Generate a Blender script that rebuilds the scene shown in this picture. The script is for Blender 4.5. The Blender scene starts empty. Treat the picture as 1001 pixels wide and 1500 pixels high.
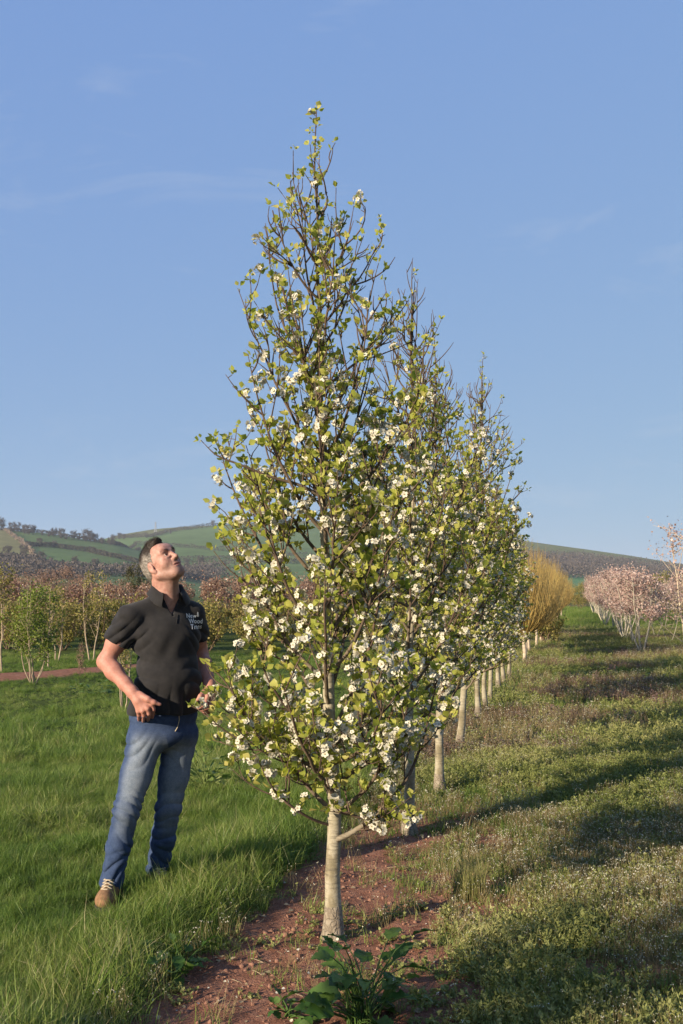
import bpy, math, random
import numpy as np
from mathutils import Vector, Matrix

# ------------------------------------------------------------------ camera, sky, sun, exposure
sc = bpy.context.scene
F = 1458.0
CAMH = 1.47
PITCH = math.radians(4.63)
cam_d = bpy.data.cameras.new('camera')
cam = bpy.data.objects.new('camera', cam_d)
sc.collection.objects.link(cam)
cam.location = (0, 0, CAMH)
cam.rotation_euler = (math.pi / 2 + PITCH, 0, 0)
cam_d.sensor_fit = 'VERTICAL'
cam_d.sensor_height = 36.0
cam_d.sensor_width = 24.0
cam_d.lens = 35.0
cam_d.clip_start = 0.05
cam_d.clip_end = 20000
sc.camera = cam

SUN_EL = math.radians(17)
SH = Vector((0.74, 0.67, 0)).normalized()          # the way shadows fall on the ground
sun_d = bpy.data.lights.new('sun', 'SUN')
sun_d.energy = 5.0
sun_d.angle = math.radians(0.55)
sun_d.color = (1.0, 0.83, 0.62)
sun = bpy.data.objects.new('sun', sun_d)
sc.collection.objects.link(sun)
ldir = Vector((SH.x * math.cos(SUN_EL), SH.y * math.cos(SUN_EL), -math.sin(SUN_EL)))
sun.rotation_euler = ldir.to_track_quat('-Z', 'Y').to_euler()
sun.location = (-20, -14, 14)

world = bpy.data.worlds.new('World')
sc.world = world
world.use_nodes = True
wt = world.node_tree
for n in list(wt.nodes):
    wt.nodes.remove(n)
w_out = wt.nodes.new('ShaderNodeOutputWorld')
w_bg = wt.nodes.new('ShaderNodeBackground')
w_bg.inputs['Strength'].default_value = 0.110
sky = wt.nodes.new('ShaderNodeTexSky')
sky.sky_type = 'NISHITA'
sky.sun_disc = False
sky.sun_elevation = SUN_EL
sky.sun_rotation = math.atan2(-SH.x, -SH.y)
sky.altitude = 60
sky.air_density = 0.6
sky.dust_density = 0.0
sky.ozone_density = 3.0
# faint high cirrus, spread over the whole dome
w_tc = wt.nodes.new('ShaderNodeTexCoord')
w_map = wt.nodes.new('ShaderNodeMapping')
w_map.inputs['Scale'].default_value = (2.2, 2.2, 9.0)
w_map.inputs['Rotation'].default_value = (0.0, 0.25, 0.3)
w_n = wt.nodes.new('ShaderNodeTexNoise')
w_n.inputs['Scale'].default_value = 1.7
w_n.inputs['Detail'].default_value = 7
w_n.inputs['Roughness'].default_value = 0.62
w_n.inputs['Distortion'].default_value = 0.6
w_r = wt.nodes.new('ShaderNodeMapRange')
w_r.inputs['From Min'].default_value = 0.58
w_r.inputs['From Max'].default_value = 0.85
w_r.inputs['To Max'].default_value = 0.34
w_mix = wt.nodes.new('ShaderNodeMix')
w_mix.data_type = 'RGBA'
w_mix.inputs['B'].default_value = (2.6, 2.9, 3.4, 1)
# the photograph's sky is flatter than the physical one: soften its range, channel by channel, over the whole dome
w_sep = wt.nodes.new('ShaderNodeSeparateColor'); w_com = wt.nodes.new('ShaderNodeCombineColor')
wt.links.new(sky.outputs['Color'], w_sep.inputs[0])
for ch, (g_, a_) in enumerate(((0.30, 1.15), (0.23, 1.60), (0.04, 2.95))):
    w_p = wt.nodes.new('ShaderNodeMath'); w_p.operation = 'POWER'; w_p.inputs[1].default_value = g_
    w_m = wt.nodes.new('ShaderNodeMath'); w_m.operation = 'MULTIPLY'; w_m.inputs[1].default_value = a_
    wt.links.new(w_sep.outputs[ch], w_p.inputs[0]); wt.links.new(w_p.outputs[0], w_m.inputs[0]); wt.links.new(w_m.outputs[0], w_com.inputs[ch])
wt.links.new(w_tc.outputs['Generated'], w_map.inputs['Vector'])
wt.links.new(w_map.outputs['Vector'], w_n.inputs['Vector'])
wt.links.new(w_n.outputs['Fac'], w_r.inputs['Value'])
wt.links.new(w_r.outputs['Result'], w_mix.inputs['Factor'])
wt.links.new(w_com.outputs[0], w_mix.inputs['A'])
wt.links.new(w_mix.outputs['Result'], w_bg.inputs['Color'])
wt.links.new(w_bg.outputs['Background'], w_out.inputs['Surface'])

sc.view_settings.view_transform = 'Standard'
sc.view_settings.look = 'None'
sc.view_settings.gamma = 1.0
sc.view_settings.exposure = 1.0
sc.render.engine = 'CYCLES'
sc.cycles.max_bounces = 5
sc.cycles.diffuse_bounces = 3
sc.cycles.glossy_bounces = 2
sc.cycles.transmission_bounces = 3
sc.cycles.transparent_max_bounces = 8
sc.cycles.use_denoising = True

# ------------------------------------------------------------------ helpers
rng = np.random.default_rng(7)
random.seed(7)
COL = sc.collection

def ray(px, py):
    u = (px - 500.5) / F
    v = (750 - py) / F
    c, s = math.cos(PITCH), math.sin(PITCH)
    return np.array([u, c - v * s, s + v * c])

def P(px, py, Y):
    d = ray(px, py)
    return np.array([0, 0, CAMH]) + d * (Y / d[1])

def G(px, py, z=0.0):
    d = ray(px, py)
    return np.array([0, 0, CAMH]) + d * ((z - CAMH) / d[2])

def _hash(ix, iy, seed):
    h = (ix.astype(np.int64) * 374761393 + iy.astype(np.int64) * 668265263 + seed * 1442695041) & 0xffffffff
    h = ((h ^ (h >> 13)) * 1274126177) & 0xffffffff
    h = h ^ (h >> 16)
    return (h & 0xffff) / 65535.0

def noise2(x, y, seed=0):
    x = np.asarray(x, float); y = np.asarray(y, float)
    ix = np.floor(x); iy = np.floor(y)
    fx = x - ix; fy = y - iy
    fx = fx * fx * (3 - 2 * fx); fy = fy * fy * (3 - 2 * fy)
    a = _hash(ix, iy, seed); b = _hash(ix + 1, iy, seed)
    c = _hash(ix, iy + 1, seed); d = _hash(ix + 1, iy + 1, seed)
    return (a * (1 - fx) + b * fx) * (1 - fy) + (c * (1 - fx) + d * fx) * fy

def fbm(x, y, seed=0, octv=4):
    t = 0; a = 0.5; s = 0
    for o in range(octv):
        t = t + a * noise2(np.asarray(x) * 2 ** o, np.asarray(y) * 2 ** o, seed + o * 17)
        s += a; a *= 0.5
    return t / s

def smooth(a, b, x):
    t = np.clip((np.asarray(x, float) - a) / (b - a), 0, 1)
    return t * t * (3 - 2 * t)

def new_mesh(name, V, T, attrs=None, mat=None, smooth_sh=False, mats=None, midx=None):
    V = np.asarray(V, np.float32).reshape(-1, 3)
    T = np.asarray(T, np.int32)
    k = T.shape[1]
    me = bpy.data.meshes.new(name)
    me.vertices.add(len(V))
    me.vertices.foreach_set('co', V.ravel())
    me.loops.add(T.size)
    me.loops.foreach_set('vertex_index', T.ravel())
    me.polygons.add(len(T))
    me.polygons.foreach_set('loop_start', np.arange(0, T.size, k, dtype=np.int32))
    if smooth_sh:
        me.polygons.foreach_set('use_smooth', np.ones(len(T), bool))
    if attrs:
        for an, av in attrs.items():
            av = np.asarray(av, np.float32)
            if av.ndim == 1:
                a = me.attributes.new(an, 'FLOAT', 'POINT')
                a.data.foreach_set('value', av)
            else:
                a = me.attributes.new(an, 'FLOAT_COLOR', 'POINT')
                if av.shape[1] == 3:
                    av = np.concatenate([av, np.ones((len(av), 1), np.float32)], 1)
                a.data.foreach_set('color', np.ascontiguousarray(av).ravel())
    if mats:
        for m in mats:
            me.materials.append(m)
        if midx is not None:
            me.polygons.foreach_set('material_index', np.asarray(midx, np.int32))
    elif mat:
        me.materials.append(mat)
    me.update(calc_edges=True)
    return me

class MB:
    """collects triangles with one float attribute per vertex"""
    def __init__(s):
        s.v = []; s.t = []; s.a = []; s.n = 0
    def add(s, V, T, a):
        V = np.asarray(V, np.float32)
        s.v.append(V); s.t.append(np.asarray(T, np.int32) + s.n)
        s.a.append(np.broadcast_to(np.asarray(a, np.float32), (len(V),)))
        s.n += len(V)
    def tube(s, pts, rad, k=5, a=None, cap=True):
        pts = np.asarray(pts, float); rad = np.asarray(rad, float)
        n = len(pts)
        tan = np.gradient(pts, axis=0)
        tan /= np.linalg.norm(tan, axis=1, keepdims=True) + 1e-9
        m = tan.mean(0)
        ref = np.array([0, 0, 1.0]) if abs(m[2]) < 0.8 * np.linalg.norm(m) + 1e-9 else np.array([1.0, 0.2, 0])
        e1 = np.cross(tan, ref); e1 /= np.linalg.norm(e1, axis=1, keepdims=True) + 1e-9
        e2 = np.cross(tan, e1)
        ang = np.arange(k) * 2 * np.pi / k
        ring = (np.cos(ang)[None, :, None] * e1[:, None, :] + np.sin(ang)[None, :, None] * e2[:, None, :])
        V = pts[:, None, :] + ring * rad[:, None, None]
        V = V.reshape(-1, 3)
        i = np.arange(n - 1)[:, None] * k; j = np.arange(k)[None, :]; j2 = (j + 1) % k
        q = np.stack([i + j, i + j2, i + k + j2, i + k + j], -1).reshape(-1, 4)
        T = np.concatenate([q[:, [0, 1, 2]], q[:, [0, 2, 3]]])
        if cap:
            V = np.concatenate([V, pts[-1:]])
            b = (n - 1) * k
            c = np.stack([b + np.arange(k), b + (np.arange(k) + 1) % k, np.full(k, n * k)], -1)
            T = np.concatenate([T, c])
        av = rad if a is None else np.broadcast_to(a, (n,))
        av = np.repeat(av, k)
        if cap:
            av = np.append(av, av[-1])
        s.add(V, T, av)
    def mesh(s, name, mat, attr='tint', smooth_sh=True):
        return new_mesh(name, np.concatenate(s.v), np.concatenate(s.t), {attr: np.concatenate(s.a)}, mat, smooth_sh)

def link(o, parent=None):
    COL.objects.link(o)
    if parent is not None:
        o.parent = parent
    return o

def obj(name, me, parent=None):
    return link(bpy.data.objects.new(name, me), parent)

def tag(o, label=None, cat=None, group=None, kind=None):
    if label: o['label'] = label
    if cat: o['category'] = cat
    if group: o['group'] = group
    if kind: o['kind'] = kind
    return o

def empty(name, loc=(0, 0, 0), rz=0.0):
    o = bpy.data.objects.new(name, None)
    o.empty_display_size = 0.1
    link(o)
    o.location = loc
    o.rotation_euler = (0, 0, rz)
    return o

def copy_tree(o, parent=None):
    c = o.copy()
    COL.objects.link(c)
    if parent is not None:
        c.parent = parent
    for ch in list(o.children):
        copy_tree(ch, c)
    return c

# ------------------------------------------------------------------ materials
def nmat(name):
    m = bpy.data.materials.new(name)
    m.use_nodes = True
    nt = m.node_tree
    b = nt.nodes['Principled BSDF']
    b.inputs['Specular IOR Level'].default_value = 0.25
    return m, nt, b

def N(nt, kind, **kw):
    n = nt.nodes.new(kind)
    for k, v in kw.items():
        if k in n.inputs:
            n.inputs[k].default_value = v
        else:
            setattr(n, k, v)
    return n

def ramp(nt, src, stops):
    r = nt.nodes.new('ShaderNodeValToRGB')
    e = r.color_ramp.elements
    while len(e) < len(stops):
        e.new(0.5)
    for q, (p, c) in zip(e, stops):
        q.position = p
        q.color = (*c, 1)
    nt.links.new(src, r.inputs['Fac'])
    return r.outputs['Color']

def mixc(nt, f, a, b, mode='MIX'):
    m = nt.nodes.new('ShaderNodeMix')
    m.data_type = 'RGBA'
    m.blend_type = mode
    for s, v in (('Factor', f), ('A', a), ('B', b)):
        if isinstance(v, bpy.types.NodeSocket):
            nt.links.new(v, m.inputs[s])
        elif s == 'Factor':
            m.inputs[s].default_value = v
        else:
            m.inputs[s].default_value = (*v, 1)
    return m.outputs['Result']

def math_n(nt, op, a, b=None):
    m = nt.nodes.new('ShaderNodeMath')
    m.operation = op
    for i, v in enumerate((a, b)):
        if v is None: continue
        if isinstance(v, bpy.types.NodeSocket):
            nt.links.new(v, m.inputs[i])
        else:
            m.inputs[i].default_value = v
    return m.outputs[0]

def attr(nt, name, out='Fac'):
    a = nt.nodes.new('ShaderNodeAttribute')
    a.attribute_name = name
    return a.outputs[out]

def bump(nt, b, h, strength=0.4, dist=0.01):
    n = nt.nodes.new('ShaderNodeBump')
    n.inputs['Strength'].default_value = strength
    n.inputs['Distance'].default_value = dist
    nt.links.new(h, n.inputs['Height'])
    nt.links.new(n.outputs['Normal'], b.inputs['Normal'])

def noise_n(nt, scale, detail=5, rough=0.6, coord='Object', mapscale=None):
    tc = nt.nodes.new('ShaderNodeTexCoord')
    n = nt.nodes.new('ShaderNodeTexNoise')
    n.inputs['Scale'].default_value = scale
    n.inputs['Detail'].default_value = detail
    n.inputs['Roughness'].default_value = rough
    src = tc.outputs[coord]
    if mapscale:
        mp = nt.nodes.new('ShaderNodeMapping')
        mp.inputs['Scale'].default_value = mapscale
        nt.links.new(src, mp.inputs['Vector'])
        src = mp.outputs['Vector']
    nt.links.new(src, n.inputs['Vector'])
    return n.outputs['Fac']

def leafy(name, stops, trans=0.35, rough=0.5, inst=0.0, tcol=1.25, spec=0.25):
    """thin leaf: colour from the 'tint' attribute (plus a share of the instance's own random), part of the light goes through"""
    m, nt, b = nmat(name)
    t = attr(nt, 'tint')
    if inst:
        oi = nt.nodes.new('ShaderNodeObjectInfo')
        ga = nt.nodes.new('ShaderNodeAttribute'); ga.attribute_type = 'INSTANCER'; ga.attribute_name = 'patch'
        t = math_n(nt, 'ADD', math_n(nt, 'MULTIPLY', t, 1 - inst), math_n(nt, 'MULTIPLY', oi.outputs['Random'], inst * 0.35))
        t = math_n(nt, 'ADD', t, math_n(nt, 'MULTIPLY', ga.outputs['Fac'], inst * 0.65))
    c = ramp(nt, t, stops)
    nt.links.new(c, b.inputs['Base Color'])
    b.inputs['Roughness'].default_value = rough
    b.inputs['Specular IOR Level'].default_value = spec
    if trans:
        tr = nt.nodes.new('ShaderNodeBsdfTranslucent')
        tc = mixc(nt, 1.0, c, tcol if isinstance(tcol, tuple) else (tcol, tcol * 1.05, tcol * 0.55), 'MULTIPLY')
        nt.links.new(tc, tr.inputs['Color'])
        ms = nt.nodes.new('ShaderNodeMixShader')
        ms.inputs['Fac'].default_value = trans
        nt.links.new(b.outputs['BSDF'], ms.inputs[1])
        nt.links.new(tr.outputs['BSDF'], ms.inputs[2])
        nt.links.new(ms.outputs['Shader'], nt.nodes['Material Output'].inputs['Surface'])
    return m

def simple(name, col, rough=0.7, var=0.2, scale=20, metallic=0.0, bmp=0.0):
    m, nt, b = nmat(name)
    n = noise_n(nt, scale)
    lo = tuple(c * (1 - var) for c in col); hi = tuple(min(1, c * (1 + var)) for c in col)
    nt.links.new(ramp(nt, n, [(0.3, lo), (0.7, hi)]), b.inputs['Base Color'])
    b.inputs['Roughness'].default_value = rough
    b.inputs['Metallic'].default_value = metallic
    if bmp:
        bump(nt, b, n, bmp, 0.01)
    return m

M = {}
# bark: twigs red-brown, trunk grey-buff with dark lenticel bands and algae; 'tint' is the local radius
m, nt, b = nmat('pear_bark')
r = attr(nt, 'tint')
n1 = noise_n(nt, 9, 6, 0.65, mapscale=(1, 1, 0.5))
n2 = noise_n(nt, 60, 4, 0.6, mapscale=(0.35, 0.35, 2.2))
trunkc = ramp(nt, n1, [(0.25, (0.12, 0.105, 0.06)), (0.42, (0.21, 0.18, 0.115)), (0.52, (0.33, 0.30, 0.22)), (0.62, (0.25, 0.225, 0.15)), (0.8, (0.16, 0.155, 0.075))])
trunkc = mixc(nt, ramp(nt, n2, [(0.52, (0, 0, 0)), (0.70, (0.75, 0.75, 0.75))]), trunkc, (0.11, 0.095, 0.07))
twig = ramp(nt, n1, [(0.3, (0.055, 0.036, 0.026)), (0.7, (0.135, 0.095, 0.065))])
mr = N(nt, 'ShaderNodeMapRange'); mr.inputs['From Min'].default_value = 0.006; mr.inputs['From Max'].default_value = 0.017
nt.links.new(r, mr.inputs['Value'])
nt.links.new(mixc(nt, mr.outputs['Result'], twig, trunkc), b.inputs['Base Color'])
b.inputs['Roughness'].default_value = 0.85
bump(nt, b, math_n(nt, 'ADD', n2, math_n(nt, 'MULTIPLY', n1, 0.7)), 0.6, 0.006)
M['bark'] = m
# scaly bark at the foot of the trunk
m, nt, b = nmat('scaly_bark')
tc = nt.nodes.new('ShaderNodeTexCoord')
vo = nt.nodes.new('ShaderNodeTexVoronoi'); vo.feature = 'DISTANCE_TO_EDGE'; vo.inputs['Scale'].default_value = 38
nz = nt.nodes.new('ShaderNodeTexNoise'); nz.inputs['Scale'].default_value = 22; nz.inputs['Detail'].default_value = 4
nt.links.new(tc.outputs['Object'], nz.inputs['Vector'])
nt.links.new(mixc(nt, 0.06, tc.outputs['Object'], nz.outputs['Color']), vo.inputs['Vector'])
nn = noise_n(nt, 25, 5)
base = ramp(nt, nn, [(0.3, (0.16, 0.125, 0.085)), (0.7, (0.30, 0.265, 0.205))])
crk = math_n(nt, 'MULTIPLY', ramp(nt, vo.outputs['Distance'], [(0.0, (1, 1, 1)), (0.10, (0, 0, 0))]), ramp(nt, nn, [(0.35, (0.1, 0.1, 0.1)), (0.65, (0.8, 0.8, 0.8))]))
nt.links.new(mixc(nt, crk, base, (0.09, 0.07, 0.05)), b.inputs['Base Color'])
b.inputs['Roughness'].default_value = 0.9
bump(nt, b, math_n(nt, 'MINIMUM', vo.outputs['Distance'], 0.15), 1.0, 0.02)
M['scaly'] = m
M['pear_leaf'] = leafy('pear_leaf', [(0.0, (0.15, 0.195, 0.034)), (0.35, (0.275, 0.31, 0.055)), (0.7, (0.40, 0.41, 0.095)), (1.0, (0.50, 0.45, 0.15))], 0.48, 0.42)
M['petal'] = leafy('petal', [(0.0, (0.20, 0.15, 0.06)), (0.1, (0.50, 0.47, 0.34)), (1.0, (0.68, 0.66, 0.57))], 0.25, 0.6, tcol=(0.97, 0.97, 0.94))
# ------------------------------------------------------------------ the tree row and the ground
ROW0 = G(488, 1365)
RD = np.array([(838 - 500.5) / F, 1.0]); RD /= np.linalg.norm(RD)
def row_s(x, y):
    return (x - ROW0[0]) * RD[1] - (y - ROW0[1]) * RD[0]
def row_t(x, y):
    return (x - ROW0[0]) * RD[0] + (y - ROW0[1]) * RD[1]

def gz(x, y):
    """height of the ground"""
    x = np.asarray(x, float); y = np.asarray(y, float)
    near = np.exp(-(np.maximum(0, np.hypot(x, y) - 12) / 20) ** 2)
    z = (fbm(x * 0.55, y * 0.55, 3) - 0.5) * 0.07 * near
    s = row_s(x, y)
    strip = smooth(-0.62, -0.3, s) * (1 - smooth(0.6, 1.1, s))
    z = z + near * strip * ((fbm(x * 7, y * 7, 11) - 0.5) * 0.05 - 0.01)
    z = z + 0.07 * np.exp(-((y - 17.7 - 1.25 * (x + 5.6)) / 1.0) ** 2) * (x < -2.8) * near * (0.2 + fbm(x * 2, y * 2, 5))
    return z

def soil_mask(x, y):
    s = row_s(x, y); t = row_t(x, y)
    n = fbm(x * 1.6, y * 1.6, 21) - 0.5
    m = smooth(-0.66, -0.40, s + n * 0.35) * (1 - smooth(0.30, 1.05, s + n * 1.0 + 0.03 * t))
    m = m * (1 - 0.62 * smooth(1.2, 4.0, t + n * 2.0)) * (1 - 0.3 * smooth(6, 12, t))
    near = smooth(-2.6, -0.2, t)
    m = np.maximum(m, 0.62 * smooth(-0.45, 0.0, s) * (1 - smooth(0.0, 2.5, t)) * smooth(-0.05, 0.2, n + 0.02 * (1.5 - s)))
    # bare red strip under the saplings on the far side of the grass
    far = np.exp(-((y - 17.7 - 1.25 * (x + 5.6) + n * 2.0) / 1.0) ** 2) * (1 - smooth(-3.6, -2.6, x)) * smooth(-9, -7, x)
    far2 = np.exp(-((y - 33 - n * 4) / 1.8) ** 2) * (x > 9.0) + np.exp(-((y - 47 - n * 4) / 4) ** 2) * (x > 14.0)
    ring = np.exp(-((x - PINK0[0]) ** 2 + (y - PINK0[1]) ** 2) / 0.35)
    return np.clip(np.maximum(np.maximum(m, far), np.maximum(far2, ring)), 0, 1)
PINK0 = G(943, 955)

def axis(lo, hi, step, neg, pos, g):
    a = list(np.arange(lo, hi, step))
    d = step; v = a[-1]
    while v < pos:
        d *= g; v += d; a.append(v)
    d = step; v = a[0]
    while v > neg:
        d *= g; v -= d; a.insert(0, v)
    return np.array(a)
gx = axis(-3.2, 4.2, 0.045, -6000, 6000, 1.09)
gy = axis(2.6, 12.0, 0.045, -3000, 9000, 1.075)
X, Y = np.meshgrid(gx, gy)
Z = gz(X, Y)
V = np.stack([X, Y, Z], -1).reshape(-1, 3)
nx, ny = len(gx), len(gy)
ii, jj = np.meshgrid(np.arange(nx - 1), np.arange(ny - 1))
q = (jj * nx + ii).reshape(-1)
Q = np.stack([q, q + 1, q + nx + 1, q + nx], -1)
soil = soil_mask(X, Y).reshape(-1)
left = (1 - smooth(-0.55, -0.3, row_s(X, Y))).reshape(-1)
m, nt, b = nmat('field_ground')
sm = attr(nt, 'soil'); lf = attr(nt, 'left')
na = noise_n(nt, 1.3, 6, 0.65); nb = noise_n(nt, 14, 6, 0.7); nc = noise_n(nt, 90, 4, 0.7)
soilc = ramp(nt, nb, [(0.25, (0.21, 0.10, 0.066)), (0.5, (0.34, 0.18, 0.122)), (0.75, (0.45, 0.275, 0.20))])
soilc = mixc(nt, 0.35, soilc, ramp(nt, nc, [(0.3, (0.08, 0.035, 0.02)), (0.7, (0.36, 0.20, 0.14))]), 'OVERLAY')
turfL = ramp(nt, nb, [(0.3, (0.030, 0.048, 0.010)), (0.7, (0.085, 0.115, 0.024))])
turfR = ramp(nt, na, [(0.28, (0.14, 0.085, 0.05)), (0.40, (0.13, 0.105, 0.05)), (0.52, (0.105, 0.12, 0.036)), (0.72, (0.085, 0.13, 0.03))])
turfR = mixc(nt, 0.5, turfR, ramp(nt, nb, [(0.3, (0.07, 0.065, 0.03)), (0.7, (0.19, 0.18, 0.08))]))
turf = mixc(nt, lf, turfR, turfL)
mk = math_n(nt, 'ADD', sm, math_n(nt, 'MULTIPLY', math_n(nt, 'SUBTRACT', nb, 0.5), 0.55))
mk = ramp(nt, mk, [(0.35, (0, 0, 0)), (0.6, (1, 1, 1))])
nt.links.new(mixc(nt, mk, turf, soilc), b.inputs['Base Color'])
b.inputs['Roughness'].default_value = 0.95
b.inputs['Specular IOR Level'].default_value = 0.1
bump(nt, b, math_n(nt, 'ADD', nb, math_n(nt, 'MULTIPLY', nc, 0.6)), 0.9, 0.035)
M['ground'] = m
ground = obj('ground', new_mesh('ground', V, Q, {'soil': soil, 'left': left}, m, True))
tag(ground, kind='structure')

# ------------------------------------------------------------------ hills beyond the nursery
def interp_px(tbl, px):
    return np.interp(px, [a for a, _ in tbl], [b_ for _, b_ in tbl])
RA = [(-500, 770), (-100, 771), (0, 775), (60, 780), (110, 788), (170, 797), (240, 815), (330, 850), (2000, 900)]
RB = [(-300, 846), (0, 830), (100, 800), (150, 789), (178, 782), (222, 775), (262, 771.5), (318, 768.5), (420, 763), (520, 762), (640, 773), (720, 784),
      (780, 793.5), (860, 804.5), (920, 813), (1001, 826), (1300, 852)]
DA, DB = 950.0, 1400.0
def hill_z(x, y):
    px = 500.5 + F * 1.0033 * x / np.maximum(y, 1)
    eA = (868 - interp_px(RA, px)) / F * DA + CAMH
    eB = (868 - interp_px(RB, px)) / F * DB + CAMH
    def prof(y, y0, D):
        t = (y - y0) / (D - y0)
        up = np.clip(t, 0, 1) ** 1.25
        over = np.clip((y - D) / (0.9 * D), 0, 1)
        return up * (1 - 0.5 * over ** 2)
    a = np.maximum(eA, 0) * prof(y, 400, DA) - 0.6
    b_ = np.maximum(eB, 0) * prof(y, 560, DB) - 0.6
    z = np.maximum(a, b_)
    return z + smooth(450, 800, y) * (fbm(x * 0.008, y * 0.008, 31) - 0.5) * 2.0

def hill_hit(px, py, back=False):
    d = ray(px, py)
    ys = np.arange(380, 2000, 2.0)
    pts = np.array([0, 0, CAMH]) + d[None] * (ys / d[1])[:, None]
    below = pts[:, 2] < hill_z(pts[:, 0], pts[:, 1])
    k = int(np.argmax(below)) if below.any() else len(ys) - 1
    p = pts[k].copy()
    if not below.any():       # just above the ridge: stand on the ridge
        dd = DA if px < 160 else DB
        p = np.array([d[0] * dd / d[1], dd, 0])
    p[2] = float(hill_z(p[0], p[1]))
    return p

us = np.linspace(-0.75, 0.75, 420)
ys = np.concatenate([np.linspace(380, 1000, 150), np.linspace(1006, 1500, 90), np.linspace(1520, 3000, 30)])
U, YY = np.meshgrid(us, ys)
XX = U * YY
ZZ = hill_z(XX, YY)
# which field each point lies in: the pasture patches meet along the hedge lines
ppx = 500.5 + F * XX / YY
ppy = 868 - (ZZ - CAMH) / YY * F
pasture = np.array([0.085, 0.135, 0.045]); rough_g = np.array([0.16, 0.155, 0.065]); olive = np.array([0.115, 0.125, 0.05]); lush = np.array([0.075, 0.17, 0.07])
C = np.broadcast_to(pasture, ZZ.shape + (3,)).copy()
lane = np.interp(ppy, [770, 778, 805, 822], [0, 12, 40, 56])
C[(ppx < lane) & (YY < 970)] = rough_g
lineB = np.interp(ppx, [0, 178, 222, 245, 318, 500], [800, 788, 786, 779.5, 770, 766])
C[(ppx > 140) & (ppy < lineB) & (YY > 980)] = olive * 0.95
C[(ppx > 600) & (ppy < np.interp(ppx, [700, 780, 860, 1001], [800, 812, 815, 834]))] = np.array([0.13, 0.145, 0.055])
C[(ppx > 600) & (ppy > 843)] = lush
vv = (fbm(XX * 0.02, YY * 0.02, 8)[..., None] - 0.5) * 0.5 + 1
C = C * vv
V = np.stack([XX, YY, ZZ], -1).reshape(-1, 3)
ii, jj = np.meshgrid(np.arange(len(us) - 1), np.arange(len(ys) - 1))
q = (jj * len(us) + ii).reshape(-1)
Q = np.stack([q, q + 1, q + len(us) + 1, q + len(us)], -1)
m, nt, b = nmat('hill_pasture')
n1 = noise_n(nt, 0.12, 6, 0.7)
nt.links.new(mixc(nt, 0.5, attr(nt, 'Col', 'Color'), ramp(nt, n1, [(0.3, (0.3, 0.3, 0.3)), (0.7, (0.7, 0.7, 0.7))]), 'OVERLAY'), b.inputs['Base Color'])
b.inputs['Roughness'].default_value = 0.95
b.inputs['Specular IOR Level'].default_value = 0.05
M['hill'] = m
hills = obj('hills', new_mesh('hills', V, Q, {'Col': C.reshape(-1, 3)}, m, True))
tag(hills, kind='structure')

# ------------------------------------------------------------------ ground cover (nobody could count it)
def blade_set(mb, n, spread, lmin, lmax, w, lean, tlo=0.0, thi=1.0, seg=3, rs=None):
    r = rs
    az = r.uniform(0, 2 * np.pi, n); rad = spread * np.sqrt(r.uniform(0, 1, n)); a0 = r.uniform(0, 2 * np.pi, n)
    base = np.stack([rad * np.cos(a0), rad * np.sin(a0), np.full(n, -0.01)], -1)
    L = r.uniform(lmin, lmax, n); ln = r.uniform(0.15, 1, n) * lean
    d = np.stack([np.cos(az), np.sin(az), np.zeros(n)], -1)
    sd = np.stack([-np.sin(az), np.cos(az), np.zeros(n)], -1)
    tw = r.uniform(-0.6, 0.6, n)[:, None]
    sd = sd * np.cos(tw) + d * np.sin(tw)
    rows = []
    for k in range(seg + 1):
        t = k / seg
        c = base + d * (ln * L * t ** 1.9)[:, None]
        c[:, 2] += L * (t - 0.32 * ln * t ** 2.4)
        ww = (w * r.uniform(0.8, 1.2, n) * (1 - t) ** 0.7)[:, None]
        if k < seg:
            rows += [c - sd * ww, c + sd * ww]
        else:
            rows.append(c)
    V = np.stack(rows, 1); nv = V.shape[1]
    T = []
    for k in range(seg - 1):
        T += [[2 * k, 2 * k + 1, 2 * k + 3], [2 * k, 2 * k + 3, 2 * k + 2]]
    T.append([2 * seg - 2, 2 * seg - 1, 2 * seg])
    T = np.array(T)[None] + (np.arange(n) * nv)[:, None, None]
    tint = np.repeat(r.uniform(tlo, thi, n), nv)
    mb.add(V.reshape(-1, 3), T.reshape(-1, 3), tint)

LEAF6 = np.array([[0, 0, 0], [-0.32, 0.28, 0.06], [-0.42, 0.55, 0.10], [0, 1.0, -0.08], [0.42, 0.55, 0.10], [0.32, 0.28, 0.06], [0, 0.5, -0.02]])
LEAF6T = np.array([[0, 6, 1], [1, 6, 2], [2, 6, 3], [3, 6, 4], [4, 6, 5], [5, 6, 0]])
def basis(fwd, up):
    f = fwd / (np.linalg.norm(fwd, axis=1, keepdims=True) + 1e-9)
    s = np.cross(f, up); s /= np.linalg.norm(s, axis=1, keepdims=True) + 1e-9
    u = np.cross(s, f)
    return s, f, u
def leaves(mb, pos, fwd, up, size, tint, width=1.0, shape=LEAF6, tri=LEAF6T):
    s, f, u = basis(fwd, up)
    n = len(pos)
    sz = np.broadcast_to(size, (n,))[:, None, None]
    w = np.broadcast_to(width, (n,))[:, None, None]
    V = pos[:, None, :] + sz * (shape[None, :, 0:1] * w * s[:, None, :] + shape[None, :, 1:2] * f[:, None, :] + shape[None, :, 2:3] * u[:, None, :])
    T = tri[None] + (np.arange(n) * len(shape))[:, None, None]
    mb.add(V.reshape(-1, 3), T.reshape(-1, 3), np.repeat(np.broadcast_to(tint, (n,)), len(shape)))

def proto_coll(name, meshes):
    c = bpy.data.collections.new(name)
    for i, me in enumerate(meshes):
        c.objects.link(bpy.data.objects.new('%s_%02d' % (name, i), me))
    return c

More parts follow.
